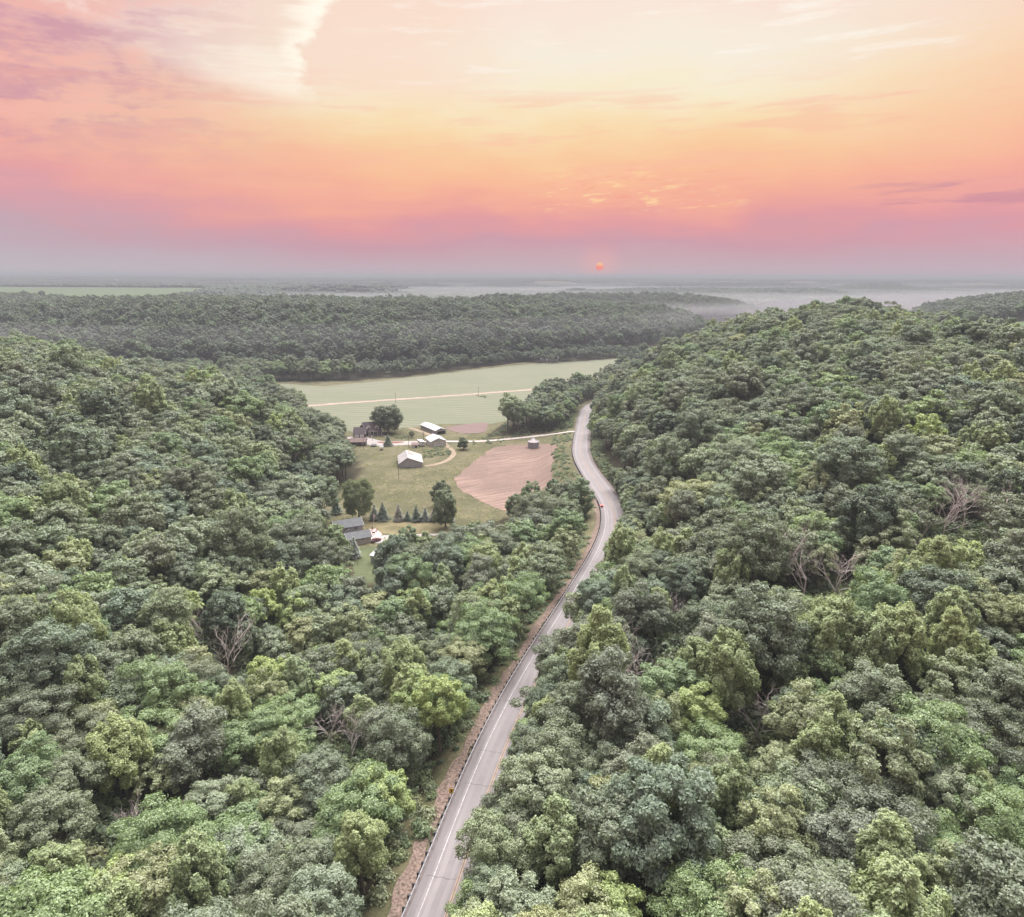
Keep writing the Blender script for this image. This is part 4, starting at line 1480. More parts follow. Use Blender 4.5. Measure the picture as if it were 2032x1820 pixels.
q = at(823, 889)
ss = empty('small_shed', q, R(4), 'tiny white shed with a brown roof by the utility pole', 'shed')
MB().prism([(-2, -.3), (2, -.3), (2, 2.0), (-2, 2.0)], 0, 2.8).build('wall', M_WHW, ss)
MB().slab([(-2.3, -.4, 2.1), (2.3, -.4, 2.1), (2.3, 3.2, 3.1), (-2.3, 3.2, 3.1)], .12).build('roof', M_ROOFB, ss)
door(ss, .9, 0, 0, 1.3, 1.5, M_BLACK)

# grain bin
q = at(1058.5, 888.5)
gb = empty('grain_bin', q, 0, 'round corrugated steel grain bin at the top of the tan field', 'grain bin')
mb = MB()
NS, rb = 40, 3.8
rows = []
for k in range(25):
    rows.append((rb + (.03 if k % 2 else -.03), k * 4.4 / 24 - .2))
for r_, z_ in rows:
    mb.v += [(r_ * math.cos(6.2832 * i / NS), r_ * math.sin(6.2832 * i / NS), z_) for i in range(NS)]
mb.f = [(k * NS + i, k * NS + (i + 1) % NS, (k + 1) * NS + (i + 1) % NS, (k + 1) * NS + i) for k in range(24) for i in range(NS)]
mb.build('wall', mat('bin_steel', (0.24, 0.245, 0.27), .5, .12, .3, .5, metal=.2), gb)
mb = MB()
mb.tube([(0, 0, 4.12), (0, 0, 4.2), (0, 0, 6.1)], [4.05, 4.0, .55], 24)
rf = mb.build('roof', mat('bin_roof_rusting', (0.26, 0.225, 0.235), .6, .2, .3, .4), gb)
for i in range(24):
    a = 6.2832 * i / 24
    MB().tube([(4.0 * math.cos(a), 4.0 * math.sin(a), 4.24), (.55 * math.cos(a), .55 * math.sin(a), 6.14)], [.05, .05], 4).build('rib', M_STEEL, rf)
MB().tube([(0, 0, 6.0), (0, 0, 6.35), (0, 0, 6.6)], [.6, .62, .12], 12).build('cap', M_STEEL, gb)
door(gb, .4, -3.86, .4, .9, 1.7, M_STEEL)

# house with the grey roof
q = at(737, 1077.5)
h2 = empty('house', q, R(27), 'cream house with a grey shingle roof beside the pink patio', 'house')
gable(h2, -9.5, 0, 0, 7.4, -.6, 2.9, 4.5, 'x', .5, .5, M_CREAM, M_ROOFG, names=('garage_wall', 'garage_roof'), trim=M_TRIM)
MB().box(-9.6, .05, -.06, .0, -.8, .25).build('foundation', M_BASE, h2)
window(h2, -3.6, 0, 1.9, 1.1, .6)
door(h2, -.8, 0, .1, .9, 2.1, M_CREAM)
gable(h2, -12.5, -1.2, 8.2, 16, -.6, 5.4, 7.3, 'x', .5, .5, M_CREAM, M_ROOFG, names=('upper_wall', 'upper_roof'), trim=M_TRIM)
window(h2, -4.2, 8.2, 3.6, 1.3, 1.3, '-y', 'window', None, M_GREYW)
gable(h2, -9.5, -5.4, 6.9, 10, 1.0, 3.2, 4.7, 'y', .5, .3, M_CREAM, M_ROOFG, names=('link_wall', 'link_roof'))

q = at(736, 1117)
s2 = empty('garden_shed', q, R(-28), 'grey shed with a pale metal roof half hidden by the trees', 'shed')
gable(s2, 0, 7, 0, 9, -.6, 3.1, 4.3, 'x', .5, .35, M_GREYW2, M_METAL)
MB().box(-.04, .0, .1, 8.9, -.5, .35).build('foundation', M_BASE, s2)

# farm far across the valley
for k, (u, v_, sx, sy, ea, ap, rz, rm, wm, lab, nm) in enumerate((
        (1098, 716, 15, 9, 3.5, 6, 12, M_METAL, M_WHW, 'white farm building with a pale roof at the foot of the far ridge', 'farm_building'),
        (1079, 718, 9, 7, 3, 5, -10, M_METAL, M_WHW, 'smaller pale-roofed shed at the foot of the far ridge', 'farm_shed'))):
    q = at(u, v_)
    o = empty(nm, q, R(rz), lab, 'building')
    gable(o, -sx / 2, sx / 2, 0, sy, -1, ea, ap, 'x', .5, .5, wm, rm)
    window(o, -2, 0, 1, 1.2, 1.2)
    door(o, 2, 0, 0, 1.4, 2.2, M_GREYW)

# ------------------------------------------------------------------ yard things


def utility_pole(u, v_, h, label, rz=.4, arm=True):
    q = at(u, v_)
    o = empty('utility_pole', q, rz, label, 'utility pole', 'wooden utility poles')
    MB().tube([(0, 0, -.8), (0, 0, h)], [.17, .11], 8).build('pole', M_POLE, o)
    if arm:
        a = MB().box(-1.1, 1.1, -.06, .06, h - .55, h - .4).build('crossarm', M_POLE, o)
        for k in (-.95, 0, .95):
            MB().tube([(k, 0, h - .4), (k, 0, h - .2)], [.05, .04], 6).build('insulator', M_TRIM, a)
    return o


utility_pole(791.2, 950, 10.5, 'wooden utility pole in the meadow in front of the grey barn')
utility_pole(811.3, 889, 8.5, 'wooden utility pole between the conical evergreen and the small white shed')
utility_pole(722, 893, 8.5, 'wooden utility pole in front of the brown-roofed outbuilding', arm=False)
utility_pole(785, 800, 9, 'utility pole in the crop field above the big oak')
utility_pole(949.6, 787, 9, 'utility pole in the crop field beside a weedy patch on the lane')
q = at(840.5, 877)
o = empty('vent_stack', q, 0, 'dark pole with a ragged cap behind the white barn', 'pole')
MB().tube([(0, 0, -.5), (0, 0, 6.4)], [.16, .14], 8).build('pole', M_BLACK, o)
MB().tube([(0, 0, 6.3), (0, 0, 6.6), (0, 0, 6.95)], [.9, .8, .1], 9).build('cap', M_POLE, o)

q = at(741.8, 885.5)
o = empty('trampoline', q, 0, 'round trampoline with a net enclosure in the farmyard', 'trampoline')
mb = MB()
n = 20
mb.v = [(2.0 * math.cos(6.2832 * i / n), 2.0 * math.sin(6.2832 * i / n), .85) for i in range(n)] + [(1.8 * math.cos(6.2832 * i / n), 1.8 * math.sin(6.2832 * i / n), .80) for i in range(n)]
mb.f = [tuple(range(n, 2 * n))] + [(i, (i + 1) % n, n + (i + 1) % n, n + i) for i in range(n)]
mb.build('mat', M_POST, o)
MB().tube([(2.05 * math.cos(6.2832 * i / n), 2.05 * math.sin(6.2832 * i / n), .86) for i in range(n + 1)], [.09] * (n + 1), 6).build('rim', M_GREYW2, o)
for i in range(6):
    a = 6.2832 * i / 6
    MB().tube([(2.1 * math.cos(a), 2.1 * math.sin(a), -.2), (2.1 * math.cos(a), 2.1 * math.sin(a), 2.6)], [.05, .05], 6).build('net_pole', M_WOOD, o)
MB().tube([(2.08 * math.cos(6.2832 * i / n), 2.08 * math.sin(6.2832 * i / n), 2.55) for i in range(n + 1)], [.04] * (n + 1), 5).build('net_ring', M_STEEL, o)
q = at(757.3, 893.5)
o = empty('wishing_well', q, .3, 'little roofed wooden well in the meadow below the trampoline', 'well')
MB().tube([(0, 0, -.2), (0, 0, .9)], [.9, .9], 10).build('ring', M_WOOD, o)
for cx in (-.85, .85):
    MB().box(cx - .08, cx + .08, -.08, .08, 0, 2.3).build('post', M_WOOD, o)
MB().slab([(-1.3, -1, 2.2), (1.3, -1, 2.2), (1.3, 0, 3.0), (-1.3, 0, 3.0)], .1).slab([(-1.3, 1, 2.2), (-1.3, .004, 3.0), (1.3, .004, 3.0), (1.3, 1, 2.2)], .1).build('roof', M_METAL, o)
q = at(739, 875.5)
o = empty('basketball_hoop', q, -.3, 'basketball hoop on a post in the concrete farmyard', 'basketball hoop')
MB().tube([(0, 0, -.2), (0, 0, 3.2)], [.09, .08], 8).build('post', M_POST, o)
MB().box(-.75, .75, -.35, -.3, 2.8, 3.8).build('backboard', M_TRIM, o)
MB().tube([(.23 * math.cos(a), -.6 + .23 * math.sin(a), 3.05) for a in np.linspace(0, 6.2832, 13)], [.02] * 13, 5).build('ring', mat('orange_ring', (.5, .12, .03)), o)
q = at(742.5, 1051)
o = empty('flagpole', q, 0, 'white flagpole with a hanging red and white flag beside the patio', 'flagpole')
MB().tube([(0, 0, -.2), (0, 0, 7.2)], [.07, .04], 8).build('pole', M_TRIM, o)
fl = MB()
for i in range(7):
    for j in range(6):
        fl.v.append((.05 + i * .07 + .05 * math.sin(j), -.05 + .12 * math.sin(i * 1.3 + j * .4), 7.0 - j * .34 - i * .05))
fl.f = [(i * 6 + j, i * 6 + j + 1, (i + 1) * 6 + j + 1, (i + 1) * 6 + j) for i in range(6) for j in range(5)]
flag = fl.build('flag', mat('red_white_cloth', (.55, .12, .14), .9, .1, 1, .1, rgb2=(.8, .75, .75), stretch=(1, 1, 6)), o)
MB().tube([(0, 0, 7.2), (0, 0, 7.32)], [.09, .02], 8).build('finial', M_YEL, o)

M_CHAIR = mat('brown_garden_chair', (.20, .11, .10), .7, .1)


def garden_chair(u, v_, rz, label):
    q = at(u, v_)
    o = empty('garden_chair', (q[0], q[1], q[2] + .11), rz, label, 'chair', 'chairs on the pink patio')
    MB().box(-.35, .35, -.35, .35, .38, .46).build('seat', M_CHAIR, o)
    MB().slab([(-.35, .33, .46), (.35, .33, .46), (.35, .55, 1.25), (-.35, .55, 1.25)], .07).build('backrest', M_CHAIR, o)
    for cx in (-.31, .31):
        for cz in (-.31, .31):
            MB().box(cx - .03, cx + .03, cz - .03, cz + .03, 0, .38).build('leg', M_CHAIR, o)
        MB().box(cx - .05, cx + .05, -.33, .38, .62, .68).build('armrest', M_CHAIR, o)


garden_chair(731.5, 1053.5, 2.2, 'brown garden chair at the corner of the cream house')
garden_chair(735.8, 1056.5, 2.6, 'brown garden chair in the middle of the pink patio')
garden_chair(739.3, 1053, .2, 'brown garden chair beside the flagpole')
garden_chair(746.5, 1055.5, -.9, 'brown garden chair on the lawn edge of the patio')
q = at(741.5, 1061.8)
o = empty('grill', (q[0], q[1], q[2] + .1), .2, 'dark barbecue grill on the pink patio', 'grill')
MB().box(-.6, .6, -.3, .3, .7, .95).build('body', M_BLACK, o)
MB().prism([(-.6, .96), (.6, .96), (.5, 1.2), (-.5, 1.2)], -.3, .3).build('lid', M_POST, o)
for cx in (-.5, .5):
    for cz in (-.22, .22):
        MB().box(cx - .03, cx + .03, cz - .03, cz + .03, 0, .7).build('leg', M_POST, o)

# red car beside the garage
M_CARP = mat('dark_red_paint', (.11, .022, .026), .25, .03, 1, .6)
q = at(746, 1075)
o = empty('parked_car', (q[0], q[1], q[2] + .1), R(50), 'dark red car parked beside the cream garage under the tree', 'car')
mb = MB()
pr = [(-2.2, .35), (2.2, .35), (2.25, .75), (1.9, .95), (1.1, 1.0), (.4, 1.02), (-1.4, 1.02), (-2.1, .98), (-2.25, .7)]
mb.prism(pr, -.88, .88).build('body', M_CARP, o)
cab = MB()
cab.v = [(-1.75, -.8, 1.02), (.95, -.8, 1.02), (.95, .8, 1.02), (-1.75, .8, 1.02), (-1.3, -.62, 1.5), (.25, -.62, 1.5), (.25, .62, 1.5), (-1.3, .62, 1.5)]
cab.f = [(0, 1, 5, 4), (1, 2, 6, 5), (2, 3, 7, 6), (3, 0, 4, 7)]
cab.build('window_glass', M_GLASS, o)
MB().slab([(-1.35, -.66, 1.56), (.3, -.66, 1.56), (.3, .66, 1.56), (-1.35, .66, 1.56)], .06).build('roof', M_CARP, o)
M_TYRE = mat('tyre', (.03, .03, .03), .9)
for cx in (-1.35, 1.35):
    for cz in (-.85, .85):
        wh = MB().tube([(cx, cz - .11, .34), (cx, cz + .11, .34)], [.34, .34], 14).build('wheel', M_TYRE, o)
        MB().tube([(cx, cz - .115, .34), (cx, cz + .115, .34)], [.2, .2], 10).build('rim', M_STEEL, wh)
for cz in (-.62, .62):
    MB().box(2.2, 2.262, cz - .2, cz + .2, .62, .76).build('headlight', M_TRIM, o)

q = at(1193.5, 1008.5)
o = empty('red_bin', q, .2, 'red bin on the gravel pull-off beside the bend', 'bin')
M_RED = mat('red_plastic', (.52, .06, .05), .5, .06)
MB().prism([(-.55, .12), (.55, .12), (.68, 1.25), (-.68, 1.25)], -.5, .5).build('body', M_RED, o)
MB().slab([(-.72, -.56, 1.34), (.72, -.56, 1.34), (.72, .56, 1.46), (-.72, .56, 1.46)], .09).build('lid', M_RED, o)
for cx in (-.45, .45):
    MB().tube([(cx - .06, .4, .12), (cx + .06, .4, .12)], [.13, .13], 10).build('wheel', M_TYRE, o)
q = at(723, 1098) if False else at(709, 1113)
for k, (u, v_) in enumerate(((709.5, 1121), (700.5, 1108))):
    q = at(u, v_)
    o = empty('clothes_line_post', q, .3, ['wooden T-shaped clothes-line post on the shaded lawn', 'T-shaped clothes-line post half hidden beside the small spruce'][k], 'post', 'clothes-line posts')
    MB().box(-.07, .07, -.07, .07, -.3, 2.1).build('post', M_WOOD, o)
    MB().box(-.8, .8, -.05, .05, 2.1, 2.22).build('crossbar', M_WOOD, o)

# masts and far farm buildings near the horizon


def far_at(u, v_, dist):
    d = px_ray(u, v_)
    t = dist / d[1]
    return d[0] * t, dist, float(hz(d[0] * t, dist)[0])


def mast(u, dist, h, label, w_=1.6, dishes=0):
    a, b, c = far_at(u, 560, dist)
    o = empty('radio_mast', (a, b, c), 0, label, 'mast')
    legs = [(w_ * math.cos(t), w_ * math.sin(t)) for t in (0, 2.09, 4.19)]
    for lx, ly in legs:
        MB().tube([(lx, ly, 0), (lx * .5, ly * .5, h)], [.45, .35], 4).build('leg', M_GREYW, o)
    br = MB()
    for k in range(12):
        f0, f1 = k / 12, (k + 1) / 12
        for i in range(3):
            p, q_ = legs[i], legs[(i + 1) % 3]
            br.tube([(p[0] * (1 - f0 * .5), p[1] * (1 - f0 * .5), h * f0), (q_[0] * (1 - f1 * .5), q_[1] * (1 - f1 * .5), h * f1)], [.25, .25], 3)
    br.build('lattice', M_GREYW, o)
    for k in range(dishes):
        MB().tube([(-3.2, 0, h - 4 - 14 * k), (3.2, 0, h - 2 - 14 * k)], [2.6, 2.6], 8).build('antenna', M_GREYW, o)


mast(1457, 5200, 105, 'thin radio mast on the horizon right of the low sun')
mast(1641.5, 4700, 78, 'radio mast with antenna drums on the horizon, tallest above the misty valley', 1.8, 2)
mast(1733, 5000, 50, 'short mast on the horizon beside the hilltop trees')
mast(248, 5200, 60, 'lone mast beside pale elevator buildings on the horizon')
for k, (u, dist, sx, h, lab) in enumerate(((229, 5250, 18, 26, 'pale elevator block left of the lone mast on the horizon'), (237, 5250, 30, 10, 'low pale shed beside the elevator block on the horizon'),
                                           (717, 4900, 150, 11, 'very long pale farm shed on the horizon'), (738, 4800, 70, 10, 'short pale farm shed beside the very long one'),
                                           (844, 5600, 55, 12, 'bright-roofed shed on the horizon above the far ridge'))):
    a, b, c = far_at(u, 556, dist)
    o = empty('distant_farm_building', (a, b, c), 0, lab, 'building')
    gable(o, -sx / 2, sx / 2, 0, 24, -4, h * .7, h, 'x', .5, .6, M_WHW, M_METAL)

# ------------------------------------------------------------------ single trees of the farm


def spruce_mesh(seed, h, r, m):
    g = np.random.default_rng(seed)
    P, N, T = [], [], []
    tiers = 17
    for k in range(tiers):
        f = k / (tiers - 1)
        z_ = h * (.16 + .82 * f)
        rr_ = r * (1 - f) ** .85 * g.uniform(.85, 1.1) + .12
        nb = max(4, int(15 * (1 - f) + 4))
        for j in range(nb):
            a = 6.283 * (j + g.uniform(0, .9)) / nb
            L = rr_ * g.uniform(.75, 1.1)
            m_ = max(3, int(L / .20))
            t = np.linspace(.12, 1, m_)
            ww = .16 + .22 * (1 - np.abs(t - .55))
            for sgn in (-1, 0, 1):
                lat = sgn * ww * .9 * (1 - t * .5)
                P.append(np.c_[math.cos(a) * L * t - math.sin(a) * lat, math.sin(a) * L * t + math.cos(a) * lat, z_ - L * .26 * t ** 1.6 + .05 * g.normal(size=m_) - abs(sgn) * .05])
                N.append(np.c_[np.full(m_, math.cos(a) * .35), np.full(m_, math.sin(a) * .35), np.ones(m_)] + g.normal(size=(m_, 3)) * .3)
    P, N = np.concatenate(P), unit(np.concatenate(N))
    v_, q_ = leaves(P, N, .26, g, .45)
    return np_mesh('crown', v_, q_, m)


L_SPR = [leaf_material('spruce_blue', (.150, .160, .150), .2, .1), leaf_material('spruce_dark', (.088, .105, .080), .2, .1), leaf_material('spruce_brownish', (.155, .142, .128), .2, .1)]


def spruce(u, v_, h, r, m, label, grp='spruces in a row behind the mown lawn', seed=0):
    q = at(u, v_)
    o = empty('spruce_tree', q, seed * 1.3, label, 'tree', grp)
    link_mesh('crown', spruce_mesh(700 + seed, h, r, L_SPR[m]), o)
    MB().tube([(0, 0, -.3), (0, 0, h * .5), (0, 0, h * .97)], [.19, .12, .03], 7).build('trunk', M_BARK, o)


for k, (X_, top, m, lab) in enumerate(((725, 480, 0, 'bluish spruce at the end of the row beside the willow'), (820, 450, 1, 'tallest dark spruce of the row, second from the willow'),
                                       (1003, 470, 2, 'brownish spruce standing alone in the middle of the row'), (1105, 552, 1, 'shortest dark spruce of the row'),
                                       (1208, 478, 1, 'dark green spruce between the shortest one and a pale blue one'), (1312, 505, 0, 'pale blue spruce of the row'),
                                       (1410, 500, 2, 'brownish spruce just left of the tall tree on the lawn'), (1505, 520, 1, 'dark spruce half hidden behind the tall tree on the lawn'),
                                       (1600, 520, 0, 'spruce at the right-hand end of the row'))):
    u, v_ = 620.1 + X_ * .1709, 917.8 + (672 + (X_ - 725) * .02) * .1709
    hgt = (672 - top) * .1709 / 4.3
    spruce(u, v_, hgt, hgt * .36, m, lab, seed=k)
spruce(704, 1108, 9.0, 2.7, 0, 'bluish spruce on the shaded lawn below the grey-roofed house', 'spruces round the cream house', 12)
spruce(668, 1020, 9.5, 2.9, 1, 'dark spruce left of the willow at the wood edge', 'spruces round the cream house', 13)


def big_tree(name, u, v_, h, r, kind, rgb, label, seed, nb=60, per=260, leaf=.3, trunk_h=None, slim=.6, zs=None):
    q = at(u, v_)
    o = empty(name, q, seed, label, 'tree')
    P, N, lobes = crown_points(seed, kind, nb, per, h, r, True)
    if zs:
        N = unit(N * np.array([1, 1, .25]))
    v2, q2 = leaves(P, N, leaf, np.random.default_rng(seed), slim)
    link_mesh('crown', np_mesh('crown', v2, q2, leaf_material('leaf_' + name + str(seed), rgb)), o)
    trunk_mb(seed, h, r * .9, lobes).build('trunk', M_BARK, o)
    return o


big_tree('oak_tree', 770.4, 859, 20.5, 11.3, 'dome', (.075, .085, .055), 'huge dark round oak standing beside the farmhouse', 801, 110, 300, .36)
big_tree('willow_tree', 713, 1031, 19.5, 7.6, 'dome', (.120, .135, .080), 'large rounded willow at the left end of the spruce row', 802, 90, 270, .34, slim=.35, zs=True)
big_tree('lawn_tree', 884, 1047, 17.5, 6.2, 'tall', (.095, .115, .065), 'tall green tree with a bare trunk on the mown lawn', 803, 60, 260)
big_tree('meadow_tree', 876, 1004, 13.0, 5.2, 'dome', (.080, .092, .055), 'dark round tree behind the tall tree on the lawn', 804, 50, 240)
big_tree('small_tree', 817.4, 868.5, 5.4, 2.2, 'dome', (.080, .085, .055), 'small dark round tree beside the track to the long shed', 805, 24, 120, .22)
big_tree('round_bush_tree', 919.4, 892, 8.0, 4.0, 'dome', (.070, .090, .050), 'dense round tree standing alone beside the drive', 806, 50, 200, .28)
q = at(770, 885)
o = empty('conical_evergreen', q, 0, 'broad conical evergreen in the farmyard', 'tree')
link_mesh('crown', spruce_mesh(760, 8.2, 3.5, L_SPR[1]), o)
MB().tube([(0, 0, -.3), (0, 0, 7.6)], [.2, .03], 7).build('trunk', M_BARK, o)
for k, (u, v_, h, r, lab) in enumerate(((1052, 1015, 15, 5.6, 'round green tree at the lower right corner of the tan field'), (1098, 1012, 15.5, 3.8, 'slim green tree between two round ones beside the tan field'),
                                        (1150, 1032, 18, 6.6, 'big round tree overhanging the gravel pull-off'), (1020, 1030, 12, 4.6, 'low round tree at the bottom edge of the tan field'),
                                        (1088, 800, 17, 7.4, 'large round tree at the corner of the roadside copse in the crop field'), (1130, 787, 15, 6.6, 'second large round tree of the roadside copse'),
                                        (1163, 775, 16, 6.6, 'tall round tree of the copse standing clear against the crop field'), (1186, 765, 15, 6, 'hazy round tree at the end of the copse near the hill'))):
    big_tree('field_edge_tree', u, v_, h, r, ['dome', 'tall', 'dome', 'lobed'][k % 4], [(.095, .125, .066), (.085, .115, .06), (.11, .14, .078), (.10, .12, .07)][k % 4], lab, 820 + k, 50, 220)
for k, (u, v_, h, r, lab) in enumerate(((784, 1146, 16, 4.6, 'bright green tree in front of the grey shed'), (812, 1112, 14, 4.4, 'leafy dark upright tree beside the pale driveway'), (846, 1136, 15, 4.6, 'light green tree below the pale driveway'),
                                        (668, 1112, 15, 5.0, 'feathery dark tree leaning over the cream house'), (950, 1110, 16, 5.2, 'light green tree right of the mown lawn'), (905, 1132, 14, 5.0, 'pale green tree below the mown lawn'))):
    big_tree('garden_tree', u, v_, h, r, ['tall', 'lobed'][k % 2], [(.125, .155, .078), (.10, .125, .068), (.14, .165, .085)][k % 3], lab, 840 + k, 44, 220)

# ------------------------------------------------------------------ bare dead trees


def bare_mesh(seed, h):
    g = random.Random(seed)
    mb = MB()

    def grow_(p, d, L, r, lev):
        e = p + d * L
        m_ = p.lerp(e, .5) + Vector((g.uniform(-1, 1), g.uniform(-1, 1), g.uniform(-.3, .6))) * L * .07
        mb.tube([p, m_, e], [r, r * .75, r * .5], 5 if lev < 2 else 3, False)
        if lev >= 5 or L < .45:
            return
        for k in range([4, 4, 3, 3, 2][lev]):
            f = g.uniform(.35, 1.0) if k else 1.0
            b = p.lerp(m_, f * 2) if f < .5 else m_.lerp(e, f * 2 - 1)
            ax = Vector((g.gauss(0, 1), g.gauss(0, 1), g.gauss(0, .6))).normalized()
            nd = (d + ax * g.uniform(.5, .95) + Vector((0, 0, .12))).normalized()
            grow_(b, nd, L * g.uniform(.52, .78), r * (.62 - .1 * (k > 0)), lev + 1)
    grow_(Vector((0, 0, -.5)), Vector((g.uniform(-.08, .08), g.uniform(-.08, .08), 1)).normalized(), h * .42, .24, 0)
    return mb.mesh('branches', M_DEAD)


bare = [bare_mesh(k, 15) for k in range(5)]
DEADLAB = ['pale bare dead tree with spreading boughs on the slope right of the road', 'slender bare dead tree just beside the spreading dead one', 'grey bare tree at the lower end of the dead clump high on the slope',
           'pale-trunked bare tree in the middle of the dead clump high on the slope', 'bare tree at the top of the dead clump high on the slope', 'wide pale dead tree close beside the straight road',
           'tall white dead snag in the wood left of the road', 'twiggy bare tree behind the cream house', 'thin bare tree beside the wood left of the guard rail', 'pinkish bare tree among the trees left of the road',
           'smaller bare tree beside the pinkish bare one', 'fine-twigged bare tree in the shade right of the road', 'bare tree at the wood edge below the cream house', 'bare tree near the edge of the picture, right of the dead clump',
           'low broken snag among the trees at lower left', 'thin bare tree beside the white snag', 'dark bare tree in the wood beside a yellow-green one']
for k, q in enumerate(DEAD):
    o = empty('dead_tree', (q[0], q[1], q[2] - .2), k * 1.7, DEADLAB[k], 'dead tree', 'bare dead trees in the wood')
    f = [1.25, 1.1, 1.1, 1.2, 1.2, 1.15, 1.1, .95, .95, .9, .8, .9, .9, 1.0, .6, .8, .9][k]
    o.scale = (f, f, f)
    link_mesh('branches', bare[k % 5], o)

# ------------------------------------------------------------------ undergrowth, weeds and rough grass
bush_lib = bpy.data.collections.new('bush_library')
for k in range(5):
    g = np.random.default_rng(k + 1200)
    n = 420
    d = unit(g.normal(size=(n, 3)) + np.array([0, 0, .5]))
    d[:, 2] = np.abs(d[:, 2])
    P = d * np.array([1.5, 1.5, 1.5]) * (g.uniform(.2, 1, (n, 1)) ** .4) * (1 + .35 * np.sin(d[:, :1] * 6 + k) * np.sin(d[:, 1:2] * 5))
    v_, q_ = leaves(P, unit(d + g.normal(size=(n, 3)) * .5 + np.array([0, 0, .4])), .2, g)
    bush_lib.objects.link(bpy.data.objects.new('bush_%02d' % k, np_mesh('bush', v_, q_, leaf_material('bush_leaf_%d' % k, [(.09, .115, .055), (.12, .14, .07), (.075, .095, .05), (.14, .145, .08), (.10, .12, .07)][k]))))
tuft_lib = bpy.data.collections.new('tuft_library')
for k in range(3):
    g = np.random.default_rng(k + 1300)
    n = 46
    a = g.uniform(0, 6.28, n)
    r_ = g.uniform(0, .8, n)
    base = np.c_[np.cos(a) * r_, np.sin(a) * r_, np.zeros(n)]
    tip = base + np.c_[g.normal(0, .2, n), g.normal(0, .2, n), g.uniform(.12, .4, n)]
    sd_ = np.c_[-np.sin(a), np.cos(a), np.zeros(n)] * .07
    v_ = np.stack([base - sd_, base + sd_, tip + sd_ * .3, tip - sd_ * .3], 1).reshape(-1, 3)
    tuft_lib.objects.link(bpy.data.objects.new('tuft_%02d' % k, np_mesh('tuft', v_, np.arange(4 * n).reshape(n, 4), leaf_material('tuft_leaf_%d' % k, [(.21, .195, .115), (.17, .17, .095), (.25, .22, .14)][k]))))

x, y = jgrid(-120, 130, 30, 560, 2.6, 41)
s_, _ = near_line(x, y, ROAD)
g = np.random.default_rng(43)
inopen = inside(x, y, OPEN)
k_ = ((s_ < -8.3) & (s_ > -19)) | ((s_ < -7.0) & (s_ > -8.3) & (g.random(len(x)) < .3)) | ((s_ > 7.0) & (s_ < 14)) | ((np.abs(s_) < 70) & ~inopen & (s_ < -10.5) & (g.random(len(x)) < .25))
k_ &= ~inopen | ((s_ < 0) & (s_ > -26) & (y > 300) & (g.random(len(x)) < .35))
k_ &= ~inside(x, y, TILLF) & ~inside(x, y, LAWN2) & ~inside(x, y, LAWN1)
k_ &= ~((s_ < 0) & (s_ > -17) & (y > 228) & (y < 300) & (g.random(len(x)) < .85))
dd, _ = near_line(x, y, DRIVE)
k_ &= np.abs(dd) > 4
k_ &= in_frame(x, y, hz(x, y), 1.0, 0)
x, y = x[k_], y[k_]
n = len(x)
sb = g.uniform(.45, 1.15, n)
dx_ = np.repeat([q[0] for q in DEAD], 26) + g.normal(0, 5.5, 26 * len(DEAD))
dy_ = np.repeat([q[1] for q in DEAD], 26) + g.normal(0, 5.5, 26 * len(DEAD))
gx_, gy_ = jgrid(-170, 170, 30, 260, 4.2, 47)
gs_, _ = near_line(gx_, gy_, ROAD)
gk = (np.abs(gs_) > 12) & ~inside(gx_, gy_, OPEN) & in_frame(gx_, gy_, hz(gx_, gy_), 1.0, 0)
ds_, _ = near_line(dx_, dy_, ROAD)
dk = np.abs(ds_) > 9
x, y = np.r_[x, gx_[gk], dx_[dk]], np.r_[y, gy_[gk], dy_[dk]]
sb = np.r_[sb, g.uniform(.8, 2.2, gk.sum()), g.uniform(.7, 1.8, dk.sum())]
# weeds round the barns
wq = [at(u, v_) for u, v_ in ((868, 890), (876, 893), (885, 897), (862, 896), (846, 897), (880, 888), (870, 903), (850, 905), (838, 908), (890, 902), (700, 1000), (688, 990), (677, 975), (955, 872), (968, 872), (985, 871), (1000, 869), (1020, 866), (1045, 863), (1075, 859),
                              (945, 880), (970, 878), (990, 876), (795, 869), (799, 868.5), (803, 868), (958, 787), (954, 787), (1100, 900), (1106, 893), (1110, 905), (1117, 915), (1112, 925), (1120, 940), (1128, 950), (1108, 880), (1120, 870), (1130, 872))]
wx = np.repeat([q[0] for q in wq], 6) + g.normal(0, 2.2, 6 * len(wq))
wy = np.repeat([q[1] for q in wq], 6) + g.normal(0, 2.2, 6 * len(wq))
x, y, sb = np.r_[x, wx], np.r_[y, wy], np.r_[sb, g.uniform(.35, .9, len(wx))]
n = len(x)
scatter('undergrowth', np.c_[x, y, hz(x, y) - .1], g.uniform(0, 6.28, n), np.c_[sb, sb, sb * g.uniform(.8, 1.2, n)], g.integers(0, 5, n), bush_lib, 'low bushes and weeds along the verges and wood edges')
x, y = g.uniform(-150, 70, 11000), g.uniform(225, 520, 11000)
s_, _ = near_line(x, y, ROAD)
k_ = (inside(x, y, OPEN) | ((s_ < -7.5) & (s_ > -17) & (y < 300))) & (np.abs(s_) > 7)
for p_ in (TILLF, CROPF, LAWN1, LAWN2, YARD, DRV2, PATIO, TILL2):
    k_ &= ~inside(x, y, p_)
for ln_ in (DRIVE, TRK, TRK2):
    dd, _ = near_line(x, y, ln_)
    k_ &= np.abs(dd) > 2.6
k_ &= fbm(x / 12, y / 12, 71) > .46
for o_ in (ba, wb, ls, ss, lt, gb, house, shed, h2, s2):
    pass
x, y = x[k_], y[k_]
n = len(x)
sb = g.uniform(.5, 1.3, n)
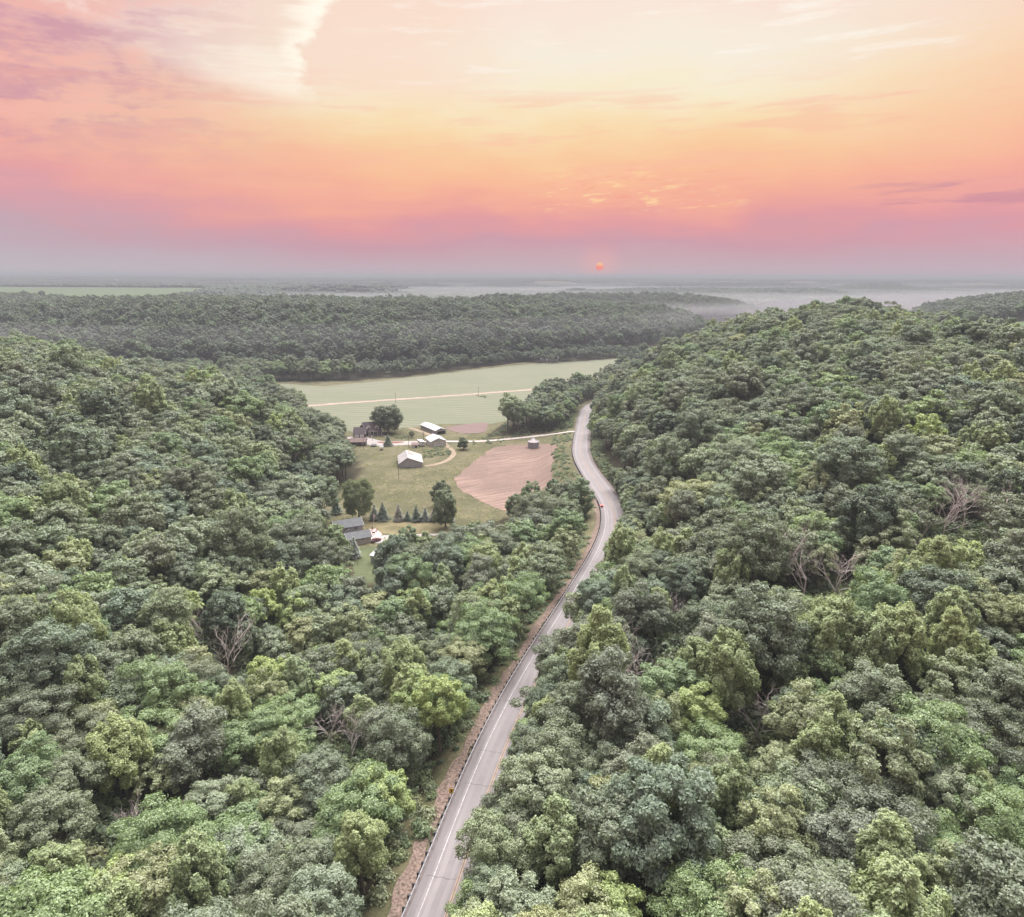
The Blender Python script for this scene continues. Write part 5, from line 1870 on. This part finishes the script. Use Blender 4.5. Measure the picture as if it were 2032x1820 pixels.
scatter('rough_grass', np.c_[x, y, hz(x, y) - .03], g.uniform(0, 6.28, n), np.c_[sb, sb, sb], g.integers(0, 3, n), tuft_lib, 'rough pasture grass round the farm buildings')
print('GRASS', n)

# ------------------------------------------------------------------ haze and valley mist


def volume_box(name, x0, x1, y0, y1, z0, z1, dens, colr, label):
    mb = MB().box(x0, x1, y0, y1, z0, z1)
    m = bpy.data.materials.new(name + '_air')
    m.use_nodes = True
    n = NT(m.node_tree)
    n.n.clear()
    pv = n.node('ShaderNodeVolumePrincipled')
    pv.inputs['Color'].default_value = colr
    pv.inputs['Density'].default_value = dens
    pv.inputs['Anisotropy'].default_value = 0.0
    oo = n.node('ShaderNodeOutputMaterial')
    n.l.new(pv.outputs[0], oo.inputs['Volume'])
    o = mb.build(name, m)
    return tag(o, label, None, None, 'stuff')


volume_box('haze', -17500, 17500, -400, 16500, -12, 130, 0.00026, (0.29, 0.312, 0.355, 1), 'thin pale morning haze')
MIST = []
for k in range(5):
    nm_ = ['topmost thin', 'upper', 'middle', 'lower', 'lowest dense'][k]
    MIST.append((-9000 - 20 * k, 9000 + 20 * k, 1345 + 35 * k, 5000 - 30 * k, 52 - 6 * k, 0.00042, nm_ + ' layer of mist between the ridges beyond the far ridge'))
    MIST.append((420 + 60 * k, 4300 - 30 * k, 1110 + 45 * k, 1344 - 3 * k, 52 - 6 * k, 0.0004, nm_ + ' layer of mist where the valley opens on the right'))
for k in range(3):
    nm_ = ['thin upper', 'middle', 'low dense'][k]
    e = 7 * k
    foot = [(-1500 + e, 800 + e), (-420, 768 + e), (-290, 778 + e), (-150, 830 + e), (0, 920 + e), (120, 1000 + e), (230, 1075 + e), (330, 1215 + e), (345, 1325 - e), (-1500 + e, 1325 - e)]
    top_ = 54 - 10 * k
    mo = volume_box('mist', 0, 1, 0, 1, 0, 1, 0.0007, (0.88, 0.885, 0.94, 1), nm_ + ' mist along the foot of the far ridge')
    fm = MB().slab([(p_[0], p_[1], top_) for p_ in foot], top_ + 9).mesh('mist', mo.data.materials[0])
    mo.data = fm
MIST.append((-9300, 9300, 5001, 14000, 66, 0.0003, 'pale mist over the upland at the horizon'))
for x0, x1, y0, y1, z1, dn, lab in MIST:
    volume_box('mist', x0, x1, y0, y1, -9, z1, dn, (0.88, 0.885, 0.94, 1), lab)
